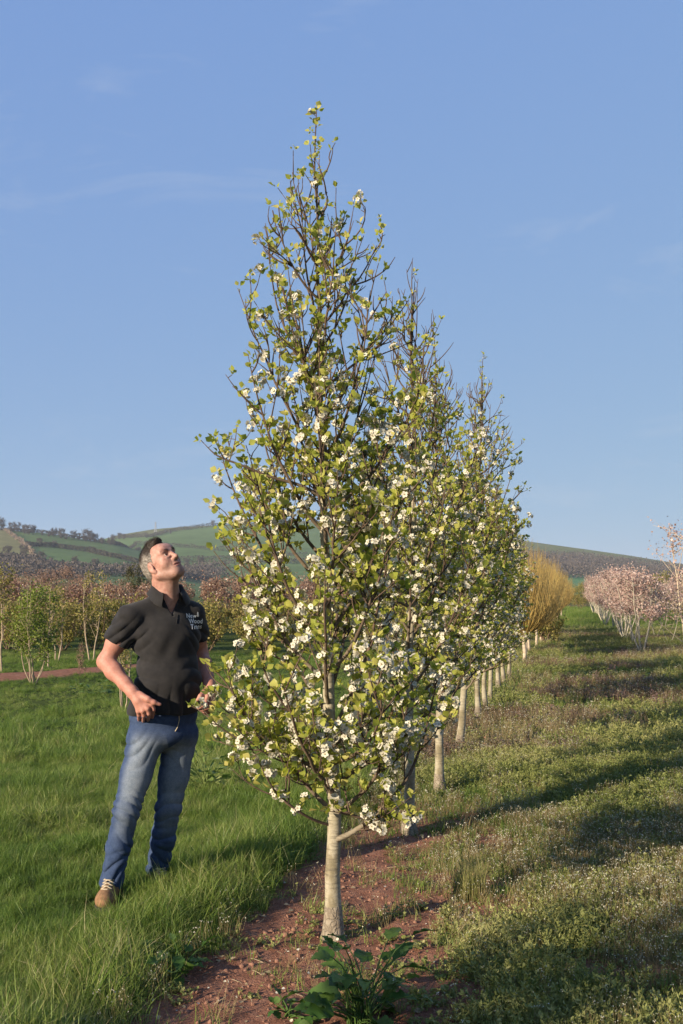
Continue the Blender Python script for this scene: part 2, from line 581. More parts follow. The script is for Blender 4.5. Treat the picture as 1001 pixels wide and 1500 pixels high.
def scatter(name, pos, rot, scl, idx, coll, label, cat):
    pos = np.asarray(pos, float)
    px_, py_ = pos[:, 0], pos[:, 1]
    pt = 0.55 * fbm(px_ * 0.8, py_ * 0.8, 301) + 0.45 * fbm(px_ * 3.1, py_ * 3.1, 302)       # patchy growth
    pt = smooth(0.32, 0.66, pt)
    me = bpy.data.meshes.new(name)
    me.vertices.add(len(pos))
    me.vertices.foreach_set('co', np.asarray(pos, np.float32).ravel())
    a = me.attributes.new('rot', 'FLOAT_VECTOR', 'POINT'); a.data.foreach_set('vector', np.asarray(rot, np.float32).ravel())
    a = me.attributes.new('scl', 'FLOAT_VECTOR', 'POINT'); a.data.foreach_set('vector', np.asarray(scl, np.float32).ravel())
    a = me.attributes.new('idx', 'INT', 'POINT'); a.data.foreach_set('value', np.asarray(idx, np.int32))
    a = me.attributes.new('patch', 'FLOAT', 'POINT'); a.data.foreach_set('value', pt.astype(np.float32))
    o = obj(name, me)
    ng = bpy.data.node_groups.new(name, 'GeometryNodeTree')
    ng.interface.new_socket('Geometry', in_out='INPUT', socket_type='NodeSocketGeometry')
    ng.interface.new_socket('Geometry', in_out='OUTPUT', socket_type='NodeSocketGeometry')
    gi = ng.nodes.new('NodeGroupInput'); go = ng.nodes.new('NodeGroupOutput')
    ip = ng.nodes.new('GeometryNodeInstanceOnPoints')
    ci = ng.nodes.new('GeometryNodeCollectionInfo')
    ci.inputs['Collection'].default_value = coll
    ci.inputs['Separate Children'].default_value = True
    ci.inputs['Reset Children'].default_value = True
    ip.inputs['Pick Instance'].default_value = True
    for an, ty, so in (('rot', 'FLOAT_VECTOR', 'Rotation'), ('scl', 'FLOAT_VECTOR', 'Scale'), ('idx', 'INT', 'Instance Index')):
        na_ = ng.nodes.new('GeometryNodeInputNamedAttribute')
        na_.data_type = ty
        na_.inputs['Name'].default_value = an
        ng.links.new(na_.outputs['Attribute'], ip.inputs[so])
    ng.links.new(gi.outputs[0], ip.inputs['Points'])
    ng.links.new(ci.outputs[0], ip.inputs['Instance'])
    ng.links.new(ip.outputs[0], go.inputs[0])
    md = o.modifiers.new('scatter', 'NODES')
    md.node_group = ng
    tag(o, label, cat, kind='stuff')
    return o

M['grass'] = leafy('grass_blade', [(0.0, (0.045, 0.095, 0.018)), (0.35, (0.095, 0.165, 0.030)), (0.65, (0.175, 0.24, 0.052)), (0.86, (0.27, 0.29, 0.10)), (1.0, (0.44, 0.39, 0.22))], 0.35, 0.45, 0.5)
M['weed'] = leafy('weed_leaf', [(0.0, (0.10, 0.135, 0.036)), (0.4, (0.185, 0.215, 0.062)), (0.75, (0.29, 0.295, 0.11)), (1.0, (0.41, 0.375, 0.18))], 0.30, 0.5, 0.6)
M['dry'] = leafy('dry_stalk', [(0.0, (0.13, 0.095, 0.05)), (0.5, (0.25, 0.195, 0.095)), (1.0, (0.36, 0.31, 0.17))], 0.2, 0.7, 0.5)
M['purple'] = leafy('purple_weed', [(0.0, (0.17, 0.10, 0.085)), (0.5, (0.21, 0.145, 0.095)), (1.0, (0.22, 0.19, 0.09))], 0.2, 0.6, 0.5)
M['fleck'] = leafy('pale_fleck', [(0.0, (0.35, 0.36, 0.28)), (1.0, (0.62, 0.60, 0.52))], 0.2, 0.6)
M['bigweed'] = leafy('broad_weed_leaf', [(0.0, (0.035, 0.085, 0.02)), (0.5, (0.06, 0.125, 0.026)), (1.0, (0.12, 0.185, 0.05))], 0.3, 0.4)

def two_mat(mb1, mat1, mb2, mat2, name):
    V = np.concatenate(mb1.v + mb2.v); n1_ = mb1.n
    T1 = np.concatenate(mb1.t); T2 = np.concatenate(mb2.t) + n1_
    return new_mesh(name, V, np.concatenate([T1, T2]), {'tint': np.concatenate(mb1.a + mb2.a)}, None, False, [mat1, mat2],
                    np.concatenate([np.zeros(len(T1)), np.ones(len(T2))]))

r_ = np.random.default_rng(5)
grass_p = []
for k in range(8):
    mb = MB(); blade_set(mb, 34, 0.075, 0.04, 0.14, 0.0026, 1.15, 0, 0.86, 3, r_)
    blade_set(mb, 16, 0.075, 0.08, 0.18, 0.0017, 0.9, 0, 0.86, 3, r_)
    blade_set(mb, 7, 0.07, 0.05, 0.19, 0.0013, 1.2, 0.85, 1.3, 3, r_)
    grass_p.append(mb.mesh('grass_tuft', M['grass'], smooth_sh=False))
short_p = []
for k in range(5):
    mb = MB(); blade_set(mb, 34, 0.07, 0.025, 0.09, 0.0017, 1.0, 0, 1, 2, r_)
    short_p.append(mb.mesh('short_tuft', M['grass'], smooth_sh=False))
weed_p = []
for k in range(8):       # low creeping leaves: many small blunt leaves on short stems
    mb = MB()
    ns = 9
    for j in range(ns):
        az = r_.uniform(0, 6.28); L = r_.uniform(0.03, 0.10); up = r_.uniform(0.35, 1.3)
        d = np.array([math.cos(az), math.sin(az), up]); d /= np.linalg.norm(d)
        b0 = np.array([r_.normal(0, 0.02), r_.normal(0, 0.02), -0.005])
        mb.tube([b0, b0 + d * L * 0.5, b0 + d * L], [0.0012, 0.001, 0.0007], 3, 0.5, False)
        nl = r_.integers(7, 12)
        t = r_.uniform(0.15, 1, nl)
        pos = b0 + d * (L * t)[:, None]
        fw = r_.normal(0, 1, (nl, 3)); fw[:, 2] = np.abs(fw[:, 2]) * 0.5 + 0.1
        leaves(mb, pos, fw, np.tile([0, 0, 1.0], (nl, 1)) + r_.normal(0, 0.3, (nl, 3)), r_.uniform(0.009, 0.021, nl), r_.uniform(0, 1, nl), r_.uniform(0.8, 1.3))
    weed_p.append(mb.mesh('low_weed', M['weed'], smooth_sh=False))
fine_p = []
for k in range(6):       # fine feathery weeds, paler
    mb = MB()
    for j in range(11):
        az = r_.uniform(0, 6.28); L_ = r_.uniform(0.03, 0.12); up = r_.uniform(0.9, 2.6)
        d = np.array([math.cos(az), math.sin(az), up]); d /= np.linalg.norm(d)
        b0 = np.array([r_.normal(0, 0.03), r_.normal(0, 0.03), -0.005])
        mb.tube([b0, b0 + d * L_ * 0.5, b0 + d * L_], [0.0010, 0.0008, 0.0006], 3, 0.7, False)
        nl = int(r_.integers(9, 15))
        t = r_.uniform(0.1, 1, nl)
        fw = r_.normal(0, 1, (nl, 3)); fw[:, 2] = np.abs(fw[:, 2]) * 0.8 + 0.3
        leaves(mb, b0 + d * (L_ * t)[:, None], fw, r_.normal(0, 1, (nl, 3)), r_.uniform(0.008, 0.022, nl), r_.uniform(0.2, 1, nl), r_.uniform(0.3, 0.55))
    fine_p.append(mb.mesh('fine_weed', M['weed'], smooth_sh=False))
dry_p = []
for k in range(5):       # thin stalks with pale seed heads
    mb = MB(); blade_set(mb, 16, 0.06, 0.05, 0.16, 0.0011, 0.7, 0, 1, 2, r_)
    mb2 = MB()
    for j in range(5):
        p0 = np.array([r_.normal(0, 0.035), r_.normal(0, 0.035), 0]); h = r_.uniform(0.05, 0.13); p1 = p0 + [r_.normal(0, 0.015), r_.normal(0, 0.015), h]
        mb.tube([p0, (p0 + p1) / 2 + r_.normal(0, 0.004, 3), p1], [0.0009, 0.0008, 0.0006], 3, 0.4, False)
        leaves(mb2, p1 + r_.normal(0, 0.004, (3, 3)), r_.normal(0, 1, (3, 3)), r_.normal(0, 1, (3, 3)), r_.uniform(0.003, 0.007, 3), r_.uniform(0, 1, 3))
    dry_p.append(two_mat(mb, M['dry'], mb2, M['fleck'], 'dry_stalks'))
purple_p = []
for k in range(4):
    mb = MB()
    for j in range(8):
        p0 = np.array([r_.normal(0, 0.04), r_.normal(0, 0.04), 0]); h = r_.uniform(0.04, 0.12); p1 = p0 + [r_.normal(0, 0.015), r_.normal(0, 0.015), h]
        mb.tube([p0, p1], [0.0014, 0.001], 3, 0.2, False)
        nl = 9; t = np.linspace(0.3, 1, nl)
        fw = r_.normal(0, 1, (nl, 3)); fw[:, 2] = -0.1
        leaves(mb, p0 + (p1 - p0) * t[:, None], fw, np.tile([0, 0, 1.0], (nl, 1)), r_.uniform(0.009, 0.02, nl), np.clip(1.2 - t * 1.2 + r_.normal(0, 0.15, nl), 0, 1), 1.2)
    purple_p.append(mb.mesh('purple_weed', M['purple'], smooth_sh=False))
M['clod'] = simple('soil_clod', (0.31, 0.165, 0.112), 0.95, 0.45, 45, bmp=0.6)
clod_p = []
ico = bpy.data.meshes.new('ico')
import bmesh
bm = bmesh.new(); bmesh.ops.create_icosphere(bm, subdivisions=1, radius=1)
IV = np.array([v.co[:] for v in bm.verts]); IT = np.array([[v.index for v in f.verts] for f in bm.faces]); bm.free()
for k in range(6):
    V = IV * (1 + r_.uniform(-0.5, 0.4, (len(IV), 1))) * r_.uniform(0.55, 1.25, 3)
    clod_p.append(new_mesh('clod', V, IT, {'tint': r_.uniform(0, 1, len(V))}, M['clod'], False))

c_grass = proto_coll('grass_tufts', grass_p); c_short = proto_coll('short_tufts', short_p)
c_fine = proto_coll('fine_weeds', fine_p); c_weed = proto_coll('low_weeds', weed_p); c_dry = proto_coll('dry_stalks', dry_p)
c_purple = proto_coll('purple_weeds', purple_p); c_clod = proto_coll('soil_clods', clod_p)

def cand(n, y0, y1, power=1.0, margin=0.9):
    """random ground points spread evenly over the wedge of ground in front of the photographer, with room to each side"""
    t = rng.uniform(0, 1, n)
    y = (y0 ** power + t * (y1 ** power - y0 ** power)) ** (1 / power)
    half = 0.36 * y + margin
    x = rng.uniform(-1, 1, n) * half
    return x, y
def rots(n, tilt=0.12):
    return np.stack([rng.normal(0, tilt, n), rng.normal(0, tilt, n), rng.uniform(0, 6.283, n)], -1)
def put(name, x, y, smin, smax, nv, coll, label, cat, tilt=0.12, zs=None, dz=0.0):
    n = len(x)
    s = rng.uniform(smin, smax, n) if np.isscalar(smin) else smin * rng.uniform(0.75, 1.25, n)
    sv = np.stack([s, s, s * (zs if zs is not None else 1)], -1)
    pos = np.stack([x, y, gz(x, y) + dz], -1)
    return scatter(name, pos, rots(n, tilt), sv, rng.integers(0, nv, n), coll, label, cat)

SHADERS = [(-4.1, -0.75, 1.05)]
def grass_density(x, y):
    s = row_s(x, y)
    n = fbm(x * 1.4, y * 1.4, 77)
    return 1 - smooth(-0.62, -0.38, s + (n - 0.5) * 0.4)

# lush grass on the man's side, tallest along the edge of the bare strip
x, y = cand(30000, 2.6, 9.0, 1.6); x2, y2 = cand(26000, 9.0, 24.0, 1.6)
x = np.concatenate([x, x2]); y = np.concatenate([y, y2])
keep = rng.uniform(0, 1, len(x)) < grass_density(x, y)
keep &= ~((soil_mask(x, y) > 0.45) & (y > 12))
x, y = x[keep], y[keep]
s = row_s(x, y)
tall = 0.16 + 1.55 * (0.35 * fbm(x * 1.3, y * 1.3, 91) + 0.65 * fbm(x * 3.4, y * 3.4, 92)) ** 1.8 + 0.38 * np.exp(-((s + 0.75) / 0.3) ** 2) - 0.25 * smooth(9, 14, y)
BOOT = G(157, 1332)
tall = tall * (1 - 0.72 * np.exp(-((x - BOOT[0]) ** 2 + (y - BOOT[1]) ** 2) / 0.05))      # trodden round the near boot
FAR_BOOT = G(236, 1312)
tall = tall + 0.35 * np.exp(-((x - FAR_BOOT[0]) ** 2 + (y - FAR_BOOT[1]) ** 2) / 0.03)
put('lush_grass', x, y, tall * np.where(y > 9, 1.25, 1.0), None, 8, c_grass, 'long lush green grass around the man and behind him', 'grass', 0.38)

# short grass, low weeds and dry stalks on the other side of the row
x, y = cand(38000, 2.6, 9.5, 1.5); x2, y2 = cand(32000, 9.5, 40.0, 1.4, 1.5)
x = np.concatenate([x, x2]); y = np.concatenate([y, y2])
s = row_s(x, y); sm_ = soil_mask(x, y); gd = grass_density(x, y)
u = rng.uniform(0, 1, len(x))
patch = fbm(x * 0.9, y * 0.9, 55); patch2 = fbm(x * 0.5 + 9, y * 0.35, 66); brown = fbm(x * 0.6 + 3, y * 0.5 + 8, 44)
bare = np.where(s < 0.9, 0.10, 0.3)
open_ = (gd < 0.5) & (u < np.clip(1.12 - sm_ * (0.80 + 0.60 * fbm(x * 2.3, y * 2.3, 123)), 0.03, 1))
far_k = np.where(y > 9.5, 1.55, 1.0)
v = rng.uniform(0, 1, len(x))
green = smooth(0.44, 0.58, patch + 0.10 * smooth(0.6, 1.6, s) - 0.12 * smooth(1.0, 0.2, s))
k_weed = open_ & (v < (0.38 + 0.36 * green) * (1 - 0.62 * smooth(0.50, 0.60, brown)))
k_dry = open_ & ~k_weed & (v < 0.62 + 0.2 * green)
k_purple = open_ & ~k_weed & ~k_dry & (brown > 0.60) & (y > 8.5)
k_short = open_ & ~k_weed & ~k_dry & ~k_purple
k_fine = k_weed & ((patch2 + rng.normal(0, 0.06, len(x))) > 0.47) & (sm_ < 0.55)
k_weed = k_weed & ~k_fine
put('fine_weeds', x[k_fine], y[k_fine], 0.95 * far_k[k_fine], None, 6, c_fine, 'fine feathery yellow green weeds on the open side of the row', 'weeds', 0.25)
put('low_weeds', x[k_weed], y[k_weed], 0.62 * far_k[k_weed] * (0.75 + 0.7 * patch[k_weed]), None, 8, c_weed, 'low leafy green weeds spreading beside the bare red strip', 'weeds', 0.25)
put('dry_stalks', x[k_dry], y[k_dry], 0.8 * far_k[k_dry], None, 5, c_dry, 'thin brown stalks with tiny pale seed heads among the weeds', 'weeds', 0.2)
put('short_grass', x[k_short], y[k_short], 1.0 * far_k[k_short], None, 5, c_short, 'short thin grass between the low weeds on the open side', 'grass', 0.2)
xp, yp = cand(6000, 11, 34, 1.5, 1.0)
kp = (fbm(xp * 0.6 + 3, yp * 0.5 + 8, 44) > 0.5) & (row_s(xp, yp) > 0.0) & (row_s(xp, yp) < 2.3 + 1.5 * (fbm(xp, yp, 2) - 0.5))
put('purple_weeds', np.concatenate([x[k_purple], xp[kp]]), np.concatenate([y[k_purple], yp[kp]]), 0.9, 1.5, 4, c_purple, 'dull purple brown weeds along the edge of the tree row', 'weeds', 0.2)
# coarser tufts carry the ride on into the distance
xf = rng.uniform(2.0, 30.0, 16000); yf = 38 + 62 * rng.uniform(0, 1, 16000) ** 0.8
sf = row_s(xf, yf); kf = (sf > -0.6) & (sf < 14)
put('far_ride_grass', xf[kf], yf[kf], 2.0, 3.4, 5, c_short, 'worn green grass ride running away between willows and pink trees', 'grass', 0.2)
# crumbs of red earth on the bare strip
x, y = cand(42000, 2.6, 11, 1.5, 0.3)
keep = (rng.uniform(0, 1, len(x)) < soil_mask(x, y) ** 1.2) & (row_s(x, y) > -0.75) & (row_s(x, y) < 1.6)
x, y = x[keep], y[keep]
n = len(x)
ss = 0.0030 + 0.0125 * rng.uniform(0, 1, n) ** 6
scatter('soil_clods', np.stack([x, y, gz(x, y)], -1), rng.uniform(0, 6.28, (n, 3)), np.stack([ss, ss, ss * 0.7], -1), rng.integers(0, 6, n), c_clod, 'crumbs of red earth on the bare strip under the trees', 'soil')

# straw, dead leaves and fallen petals lying on the bare earth
M['litter'] = leafy('dead_litter', [(0.0, (0.12, 0.075, 0.045)), (0.5, (0.30, 0.23, 0.14)), (1.0, (0.48, 0.41, 0.28))], 0.1, 0.8, 0.5)
lit_p = []
for k in range(4):
    mb = MB(); q_ = np.cumsum(r_.normal(0, 0.12, (4, 3)) * [1, 1, 0.1] + [0.5, 0, 0], 0) * 0.03; q_[:, 2] = 0.003 + np.abs(q_[:, 2])
    mb.tube(q_, [0.0011, 0.0012, 0.0011, 0.0008], 4, r_.uniform(0, 1)); lit_p.append(mb.mesh('straw', M['litter']))
for k in range(3):
    mb = MB(); leaves(mb, np.zeros((1, 3)) + [0, 0, 0.004], np.array([[1.0, 0.1, 0.1]]), np.array([[0, 0.2, 1.0]]), 0.028, r_.uniform(0, 0.6), 0.9); lit_p.append(mb.mesh('dead_leaf', M['litter'], smooth_sh=False))
c_lit = proto_coll('litter', lit_p)
x, y = cand(5200, 2.8, 11, 1.5, 0.2)
keep = (rng.uniform(0, 1, len(x)) < 0.15 + soil_mask(x, y)) & (row_s(x, y) > -0.7) & (row_s(x, y) < 2.2)
put('soil_litter', x[keep], y[keep], 0.4, 1.3, 7, c_lit, 'straw bits and dead leaves scattered on the bare earth', 'litter', 0.15)
pet_p = []
for k in range(3):
    mb = MB(); leaves(mb, np.zeros((1, 3)) + [0, 0, 0.004], np.array([[1.0, 0.1, 0.15]]), np.array([[0.1, 0.2, 1.0]]), 0.013, 0.5 + 0.2 * k, 1.2); pet_p.append(mb.mesh('petal', M['petal'], smooth_sh=False))
c_pet = proto_coll('petals', pet_p)
x, y = cand(2600, 3.0, 12, 1.5, 0.0)
keep = (np.abs(row_s(x, y) - 0.25) < 0.75 + 0.3 * rng.normal(0, 1, len(x))) & (rng.uniform(0, 1, len(x)) < 0.55)
put('fallen_petals', x[keep], y[keep], 0.7, 1.2, 3, c_pet, 'white petals fallen on the ground under the pear trees', 'petals', 0.3, dz=0.004)
# ------------------------------------------------------------------ pear trees
ENV = [(0.35, 0.10), (0.55, 0.36), (0.8, 0.52), (1.1, 0.55), (1.5, 0.54), (2.1, 0.52), (2.4, 0.43), (2.8, 0.33), (3.05, 0.25), (3.25, 0.10), (3.45, 0.04), (3.7, 0.01)]
def env(z, H):
    return np.interp(z * 3.62 / H, [a for a, _ in ENV], [b_ for _, b_ in ENV])

def flower_cluster(r, nf=8, size=0.0125):
    mb = MB()
    for j in range(nf):
        d = r.normal(0, 1, 3); d[2] = abs(d[2]) * 0.9 + 0.1; d /= np.linalg.norm(d)
        c = d * r.uniform(0.015, 0.026)
        mb.tube([[0, 0, -0.012], c], [0.0008, 0.0007], 3, 0.03, False)
        a0 = r.uniform(0, 6.28)
        rf = np.array([1.0, 0, 0]) if abs(d[0]) < 0.8 else np.array([0, 1.0, 0])
        e1 = np.cross(d, rf); e1 /= np.linalg.norm(e1); e2 = np.cross(d, e1)
        for p in range(5):
            a = a0 + p * 1.2566
            f = math.cos(a) * e1 + math.sin(a) * e2; sd = np.cross(d, f)
            s_ = size * r.uniform(0.85, 1.1)
            V = [c, c + f * s_ * 0.55 - sd * s_ * 0.46 + d * s_ * 0.12, c + f * s_ * 1.05 - sd * s_ * 0.22 + d * s_ * 0.25, c + f * s_ * 1.05 + sd * s_ * 0.22 + d * s_ * 0.25, c + f * s_ * 0.55 + sd * s_ * 0.46 + d * s_ * 0.12]
            mb.add(V, [[0, 1, 2], [0, 2, 3], [0, 3, 4]], np.array([0.25] + [r.uniform(0.6, 1)] * 4))
        cc = c + d * 0.003
        mb.add([cc + e1 * 0.0028, cc - e1 * 0.0014 + e2 * 0.0024, cc - e1 * 0.0014 - e2 * 0.0024], [[0, 1, 2]], 0.0)
    return mb
r_ = np.random.default_rng(11)
cluster_mb = [flower_cluster(r_, int(r_.integers(9, 13)), 0.0105) for k in range(6)]
cluster_me = [mb_.mesh('blossom_cluster', M['petal'], smooth_sh=False) for mb_ in cluster_mb]
leaf_me = []
for k in range(8):
    sh = LEAF6.copy(); sh[:, 2] *= r_.uniform(0.6, 1.9); sh[3, 2] += r_.uniform(-0.2, 0.15)
    leaf_me.append(new_mesh('leaf', sh, LEAF6T, {'tint': np.full(7, 0.1 + 0.8 * k / 7)}, M['pear_leaf'], False))

def bez(a, c, e, n):
    t = np.linspace(0, 1, n)[:, None]
    return (1 - t) ** 2 * a + 2 * t * (1 - t) * c + t ** 2 * e

def pear(seed, H=3.62, avoid=None, nl=46, density=1.0, hand=(), lean=(0, 0), bare_top=0.0, blossom=0.36, singles=False):
    """returns meshes: trunk, scaly foot, limbs, twigs, foliage, blossom; and lists of single leaves and clusters"""
    r = np.random.default_rng(seed)
    trunk, limbs, twigs, fol, blo = MB(), MB(), MB(), MB(), MB()
    zs = np.linspace(-0.04, H, 26)
    wob = np.cumsum(r.normal(0, 0.006, (26, 2)), 0); wob -= wob[0]
    lp = np.stack([wob[:, 0] + lean[0] * (zs / H), wob[:, 1] + lean[1] * (zs / H), zs], -1)
    rz = np.interp(zs, [-0.04, 0.0, 0.10, 0.30, 0.9, 1.6, 2.4, 3.0, H], [0.054, 0.048, 0.038, 0.032, 0.028, 0.020, 0.012, 0.007, 0.0022])
    trunk.tube(lp, rz, 12)
    def at(z):
        return np.array([np.interp(z, zs, lp[:, 0]), np.interp(z, zs, lp[:, 1]), z])
    spots = []      # (pos, dir) where spurs sit
    def spurs(path, step, t0=0.1, w=1.0):
        seg = np.linalg.norm(np.diff(path, axis=0), axis=1); L = seg.sum()
        n = max(1, int(L * (1 - t0) / step))
        cum = np.concatenate([[0], np.cumsum(seg)])
        for t in t0 * L + (1 - t0) * L * (np.arange(n) + r.uniform(0, 1, n)) / n:
            p = np.array([np.interp(t, cum, path[:, k]) for k in range(3)])
            d = r.normal(0, 1, 3); d[2] = abs(d[2]) * 0.7 + 0.35; d /= np.linalg.norm(d)
            spots.append((p, d, w))
        spots.append((path[-1], (path[-1] - path[-2]) / (np.linalg.norm(path[-1] - path[-2]) + 1e-9), 1.3))
    def branch(path, r0, lvl, thin=1.0):
        n = len(path)
        rad = r0 * (1 - np.linspace(0, 1, n)) ** 0.75 * 0.9 + 0.0014
        (limbs if lvl == 0 else twigs).tube(path, rad, 7 if lvl == 0 else 4)
        spurs(path, 0.054 if lvl else 0.072, 0.12 if lvl else 0.22)
        L = np.linalg.norm(np.diff(path, axis=0), axis=1).sum()
        if lvl >= 2: return
        nb = int(L / (0.088 if lvl == 0 else 0.12) * density * thin)
        for j in range(nb):
            t = r.uniform(0.18, 0.95)
            i0 = t * (n - 1); k = int(i0); fr = i0 - k
            p = path[k] * (1 - fr) + path[min(k + 1, n - 1)] * fr
            tan = path[min(k + 1, n - 1)] - path[k]; tan /= np.linalg.norm(tan) + 1e-9
            side = r.normal(0, 1, 3); side -= tan * side.dot(tan); side /= np.linalg.norm(side)
            d = tan * 0.75 + side * r.uniform(0.5, 0.9) + np.array([0, 0, 0.35]); d /= np.linalg.norm(d)
            ln = (r.uniform(0.10, 0.34) if lvl == 0 else r.uniform(0.05, 0.15)) * (1.1 - 0.5 * t)
            e = p + d * ln + np.array([0, 0, 0.10 * ln])
            cxy = at(min(max(e[2], 0), H))[:2]
            rr = np.linalg.norm(e[:2] - cxy); lim = env(e[2], H) * 1.12 + 0.04
            if rr > lim: e[:2] = cxy + (e[:2] - cxy) * lim / rr
            c = p + d * ln * 0.5 + side * ln * 0.08 + r.normal(0, 0.012, 3)
            if avoid is not None and (avoid(e) or avoid((p + e) / 2)): continue
            branch(bez(p, c, e, 6 if lvl == 0 else 4), 0.0030 if lvl == 0 else 0.0019, lvl + 1)
    for pts, r0 in hand:
        pts = np.array(pts, float)
        tt = np.linspace(0, 1, len(pts)); t2 = np.linspace(0, 1, 3 * len(pts))
        path = np.stack([np.interp(t2, tt, pts[:, k]) for k in range(3)], -1)
        for _ in range(2):
            path[1:-1] = (path[:-2] + 2 * path[1:-1] + path[2:]) / 4
        branch(path, r0, 0, 0.3 if path[0][2] > 1.5 else 1.0)
    az = r.uniform(0, 6.28)
    for i in range(nl):
        f = max(0.0, (i + r.uniform(-0.3, 0.3)) / nl)
        h = 0.52 + (0.88 * H - 0.52) * f ** 1.08
        az += 2.39996 + r.normal(0, 0.25)
        dz = r.uniform(0.50, 1.15) * (1 - 0.5 * f) * (0.55 if f < 0.14 else 1.0)
        ze = min(h + dz, max(h + 0.12, H * r.uniform(0.80, 0.965)))
        R = env(ze, H) * r.uniform(0.45, 1.10) * (1.18 if r.uniform() < 0.14 else 1.0)
        d = np.array([math.cos(az), math.sin(az), 0])
        a = at(h); e = at(ze) + d * R
        c = a + d * R * r.uniform(0.55, 0.85) + np.array([0, 0, dz * r.uniform(0.2, 0.42)])
        path = bez(a, c, e, 10); path[1:] += np.cumsum(r.normal(0, 0.004, (9, 3)), 0)
        branch(path, np.interp(h, [0.5, 1.5, 2.6, 3.5], [0.0105, 0.009, 0.006, 0.0035]), 0)
    spurs(lp[zs > H * 0.55], 0.024, 0.0, 2.0)
    keep_w = np.array([s_[2] for s_ in spots]); P_ = np.array([s_[0] for s_ in spots]); D = np.array([s_[1] for s_ in spots])
    if avoid is not None:
        ok_ = np.array([not avoid(p_) for p_ in P_]); P_, D, keep_w = P_[ok_], D[ok_], keep_w[ok_]
    # bare shoot ends at the top of the tree
    n = len(P_)
    leafy_k = r.uniform(0, 1, n) < np.clip(0.93 - 0.42 * smooth(0.45, 0.75, P_[:, 2] / H) - bare_top * 0.7 * smooth(0.70, 0.97, P_[:, 2] / H), 0, 1)
    leafy_k |= (keep_w > 1.5) & (r.uniform(0, 1, n) < 1 - 0.6 * bare_top)
    P_, D = P_[leafy_k], D[leafy_k]; n = len(P_)
    sl = r.uniform(0.008, 0.035, n)
    tip = P_ + D * sl[:, None]
    for a, e in zip(P_, tip):
        twigs.tube([a, e], [0.0022, 0.0018], 3, None, False)
    young = smooth(0.55, 0.95, tip[:, 2] / H)
    k = r.integers(3, 7, n)
    own = np.repeat(np.arange(n), k); nlv = len(own)
    ang = r.uniform(0, 6.283, nlv)
    fw = D[own] * r.uniform(0.1, 0.9, nlv)[:, None] + np.stack([np.cos(ang) * 0.8, np.sin(ang) * 0.8, r.uniform(-0.25, 1.1, nlv)], -1)
    up = r.normal(0, 0.8, (nlv, 3)) + np.stack([-np.cos(ang), -np.sin(ang), np.full(nlv, 0.35)], -1) * 0.8
    size = (0.014 + 0.034 * r.beta(1.8, 1.8, nlv)) * (1 - 0.25 * young[own])
    tint = np.clip(r.normal(0.60, 0.24, nlv) + r.normal(0, 0.12, n)[own] + 0.1 * young[own], 0, 1)
    pos = tip[own] + r.normal(0, 0.004, (nlv, 3)) + fw * 0.006
    wid = r.uniform(0.75, 1.15, nlv)
    pb = blossom * (0.55 + 0.9 * (fbm(tip[:, 0] * 4 + seed, tip[:, 2] * 4 + tip[:, 1] * 3, 3))) * (1 - 0.85 * young) * (1.3 - 0.45 * smooth(0.2, 0.6, tip[:, 2] / H))
    bl = np.where(r.uniform(0, 1, n) < pb)[0]
    sl_l, sl_b = [], []
    if singles:       # the largest in view: the leaves and clusters on the photographer's side
        score = size * 14 - pos[:, 1] + r.uniform(0, 0.25, nlv)
        pick = np.argsort(-score)[:300]
        msk = np.ones(nlv, bool); msk[pick] = False
        s_, f_, u_ = basis(fw, up)
        for j in pick:
            mt = np.eye(4)
            mt[:3, 0] = s_[j] * size[j] * wid[j]; mt[:3, 1] = f_[j] * size[j]; mt[:3, 2] = u_[j] * size[j]; mt[:3, 3] = pos[j]
            sl_l.append((mt, int(round(tint[j] * 7))))
        pos, fw, up, size, tint, wid = pos[msk], fw[msk], up[msk], size[msk], tint[msk], wid[msk]
    leaves(fol, pos, fw, up, size, tint, wid)
    order = bl[np.argsort(tip[bl, 1])]
    for q_, j in enumerate(order):
        d = D[j] * 0.5 + np.array([0, 0, 0.45]) + r.normal(0, 0.45, 3)
        s_, f_, u_ = basis(r.normal(0, 1, (1, 3)), d[None])
        R3 = np.stack([s_[0], f_[0], u_[0]], 1) * r.uniform(0.9, 1.45) * (1 - 0.3 * young[j])
        p = tip[j] + u_[0] * 0.012
        kk = int(r.integers(0, 6))
        if singles and q_ < 300:
            mt = np.eye(4); mt[:3, :3] = R3; mt[:3, 3] = p
            sl_b.append((mt, kk)); continue
        src = cluster_mb[kk]
        blo.add(np.concatenate(src.v) @ R3.T + p, np.concatenate(src.t), np.concatenate(src.a))
    foot = MB()
    fz = np.array([-0.03, 0.0, 0.03, 0.07, 0.11, 0.14])
    fr = np.array([0.066, 0.058, 0.050, 0.0445, 0.0405, 0.0375])
    foot.tube(np.stack([np.interp(fz, zs, lp[:, 0]), np.interp(fz, zs, lp[:, 1]), fz], -1), fr, 14, None, False)
    return dict(trunk=trunk, foot=foot, limbs=limbs, twigs=twigs, fol=fol, blo=blo, sl=sl_l, sb=sl_b)

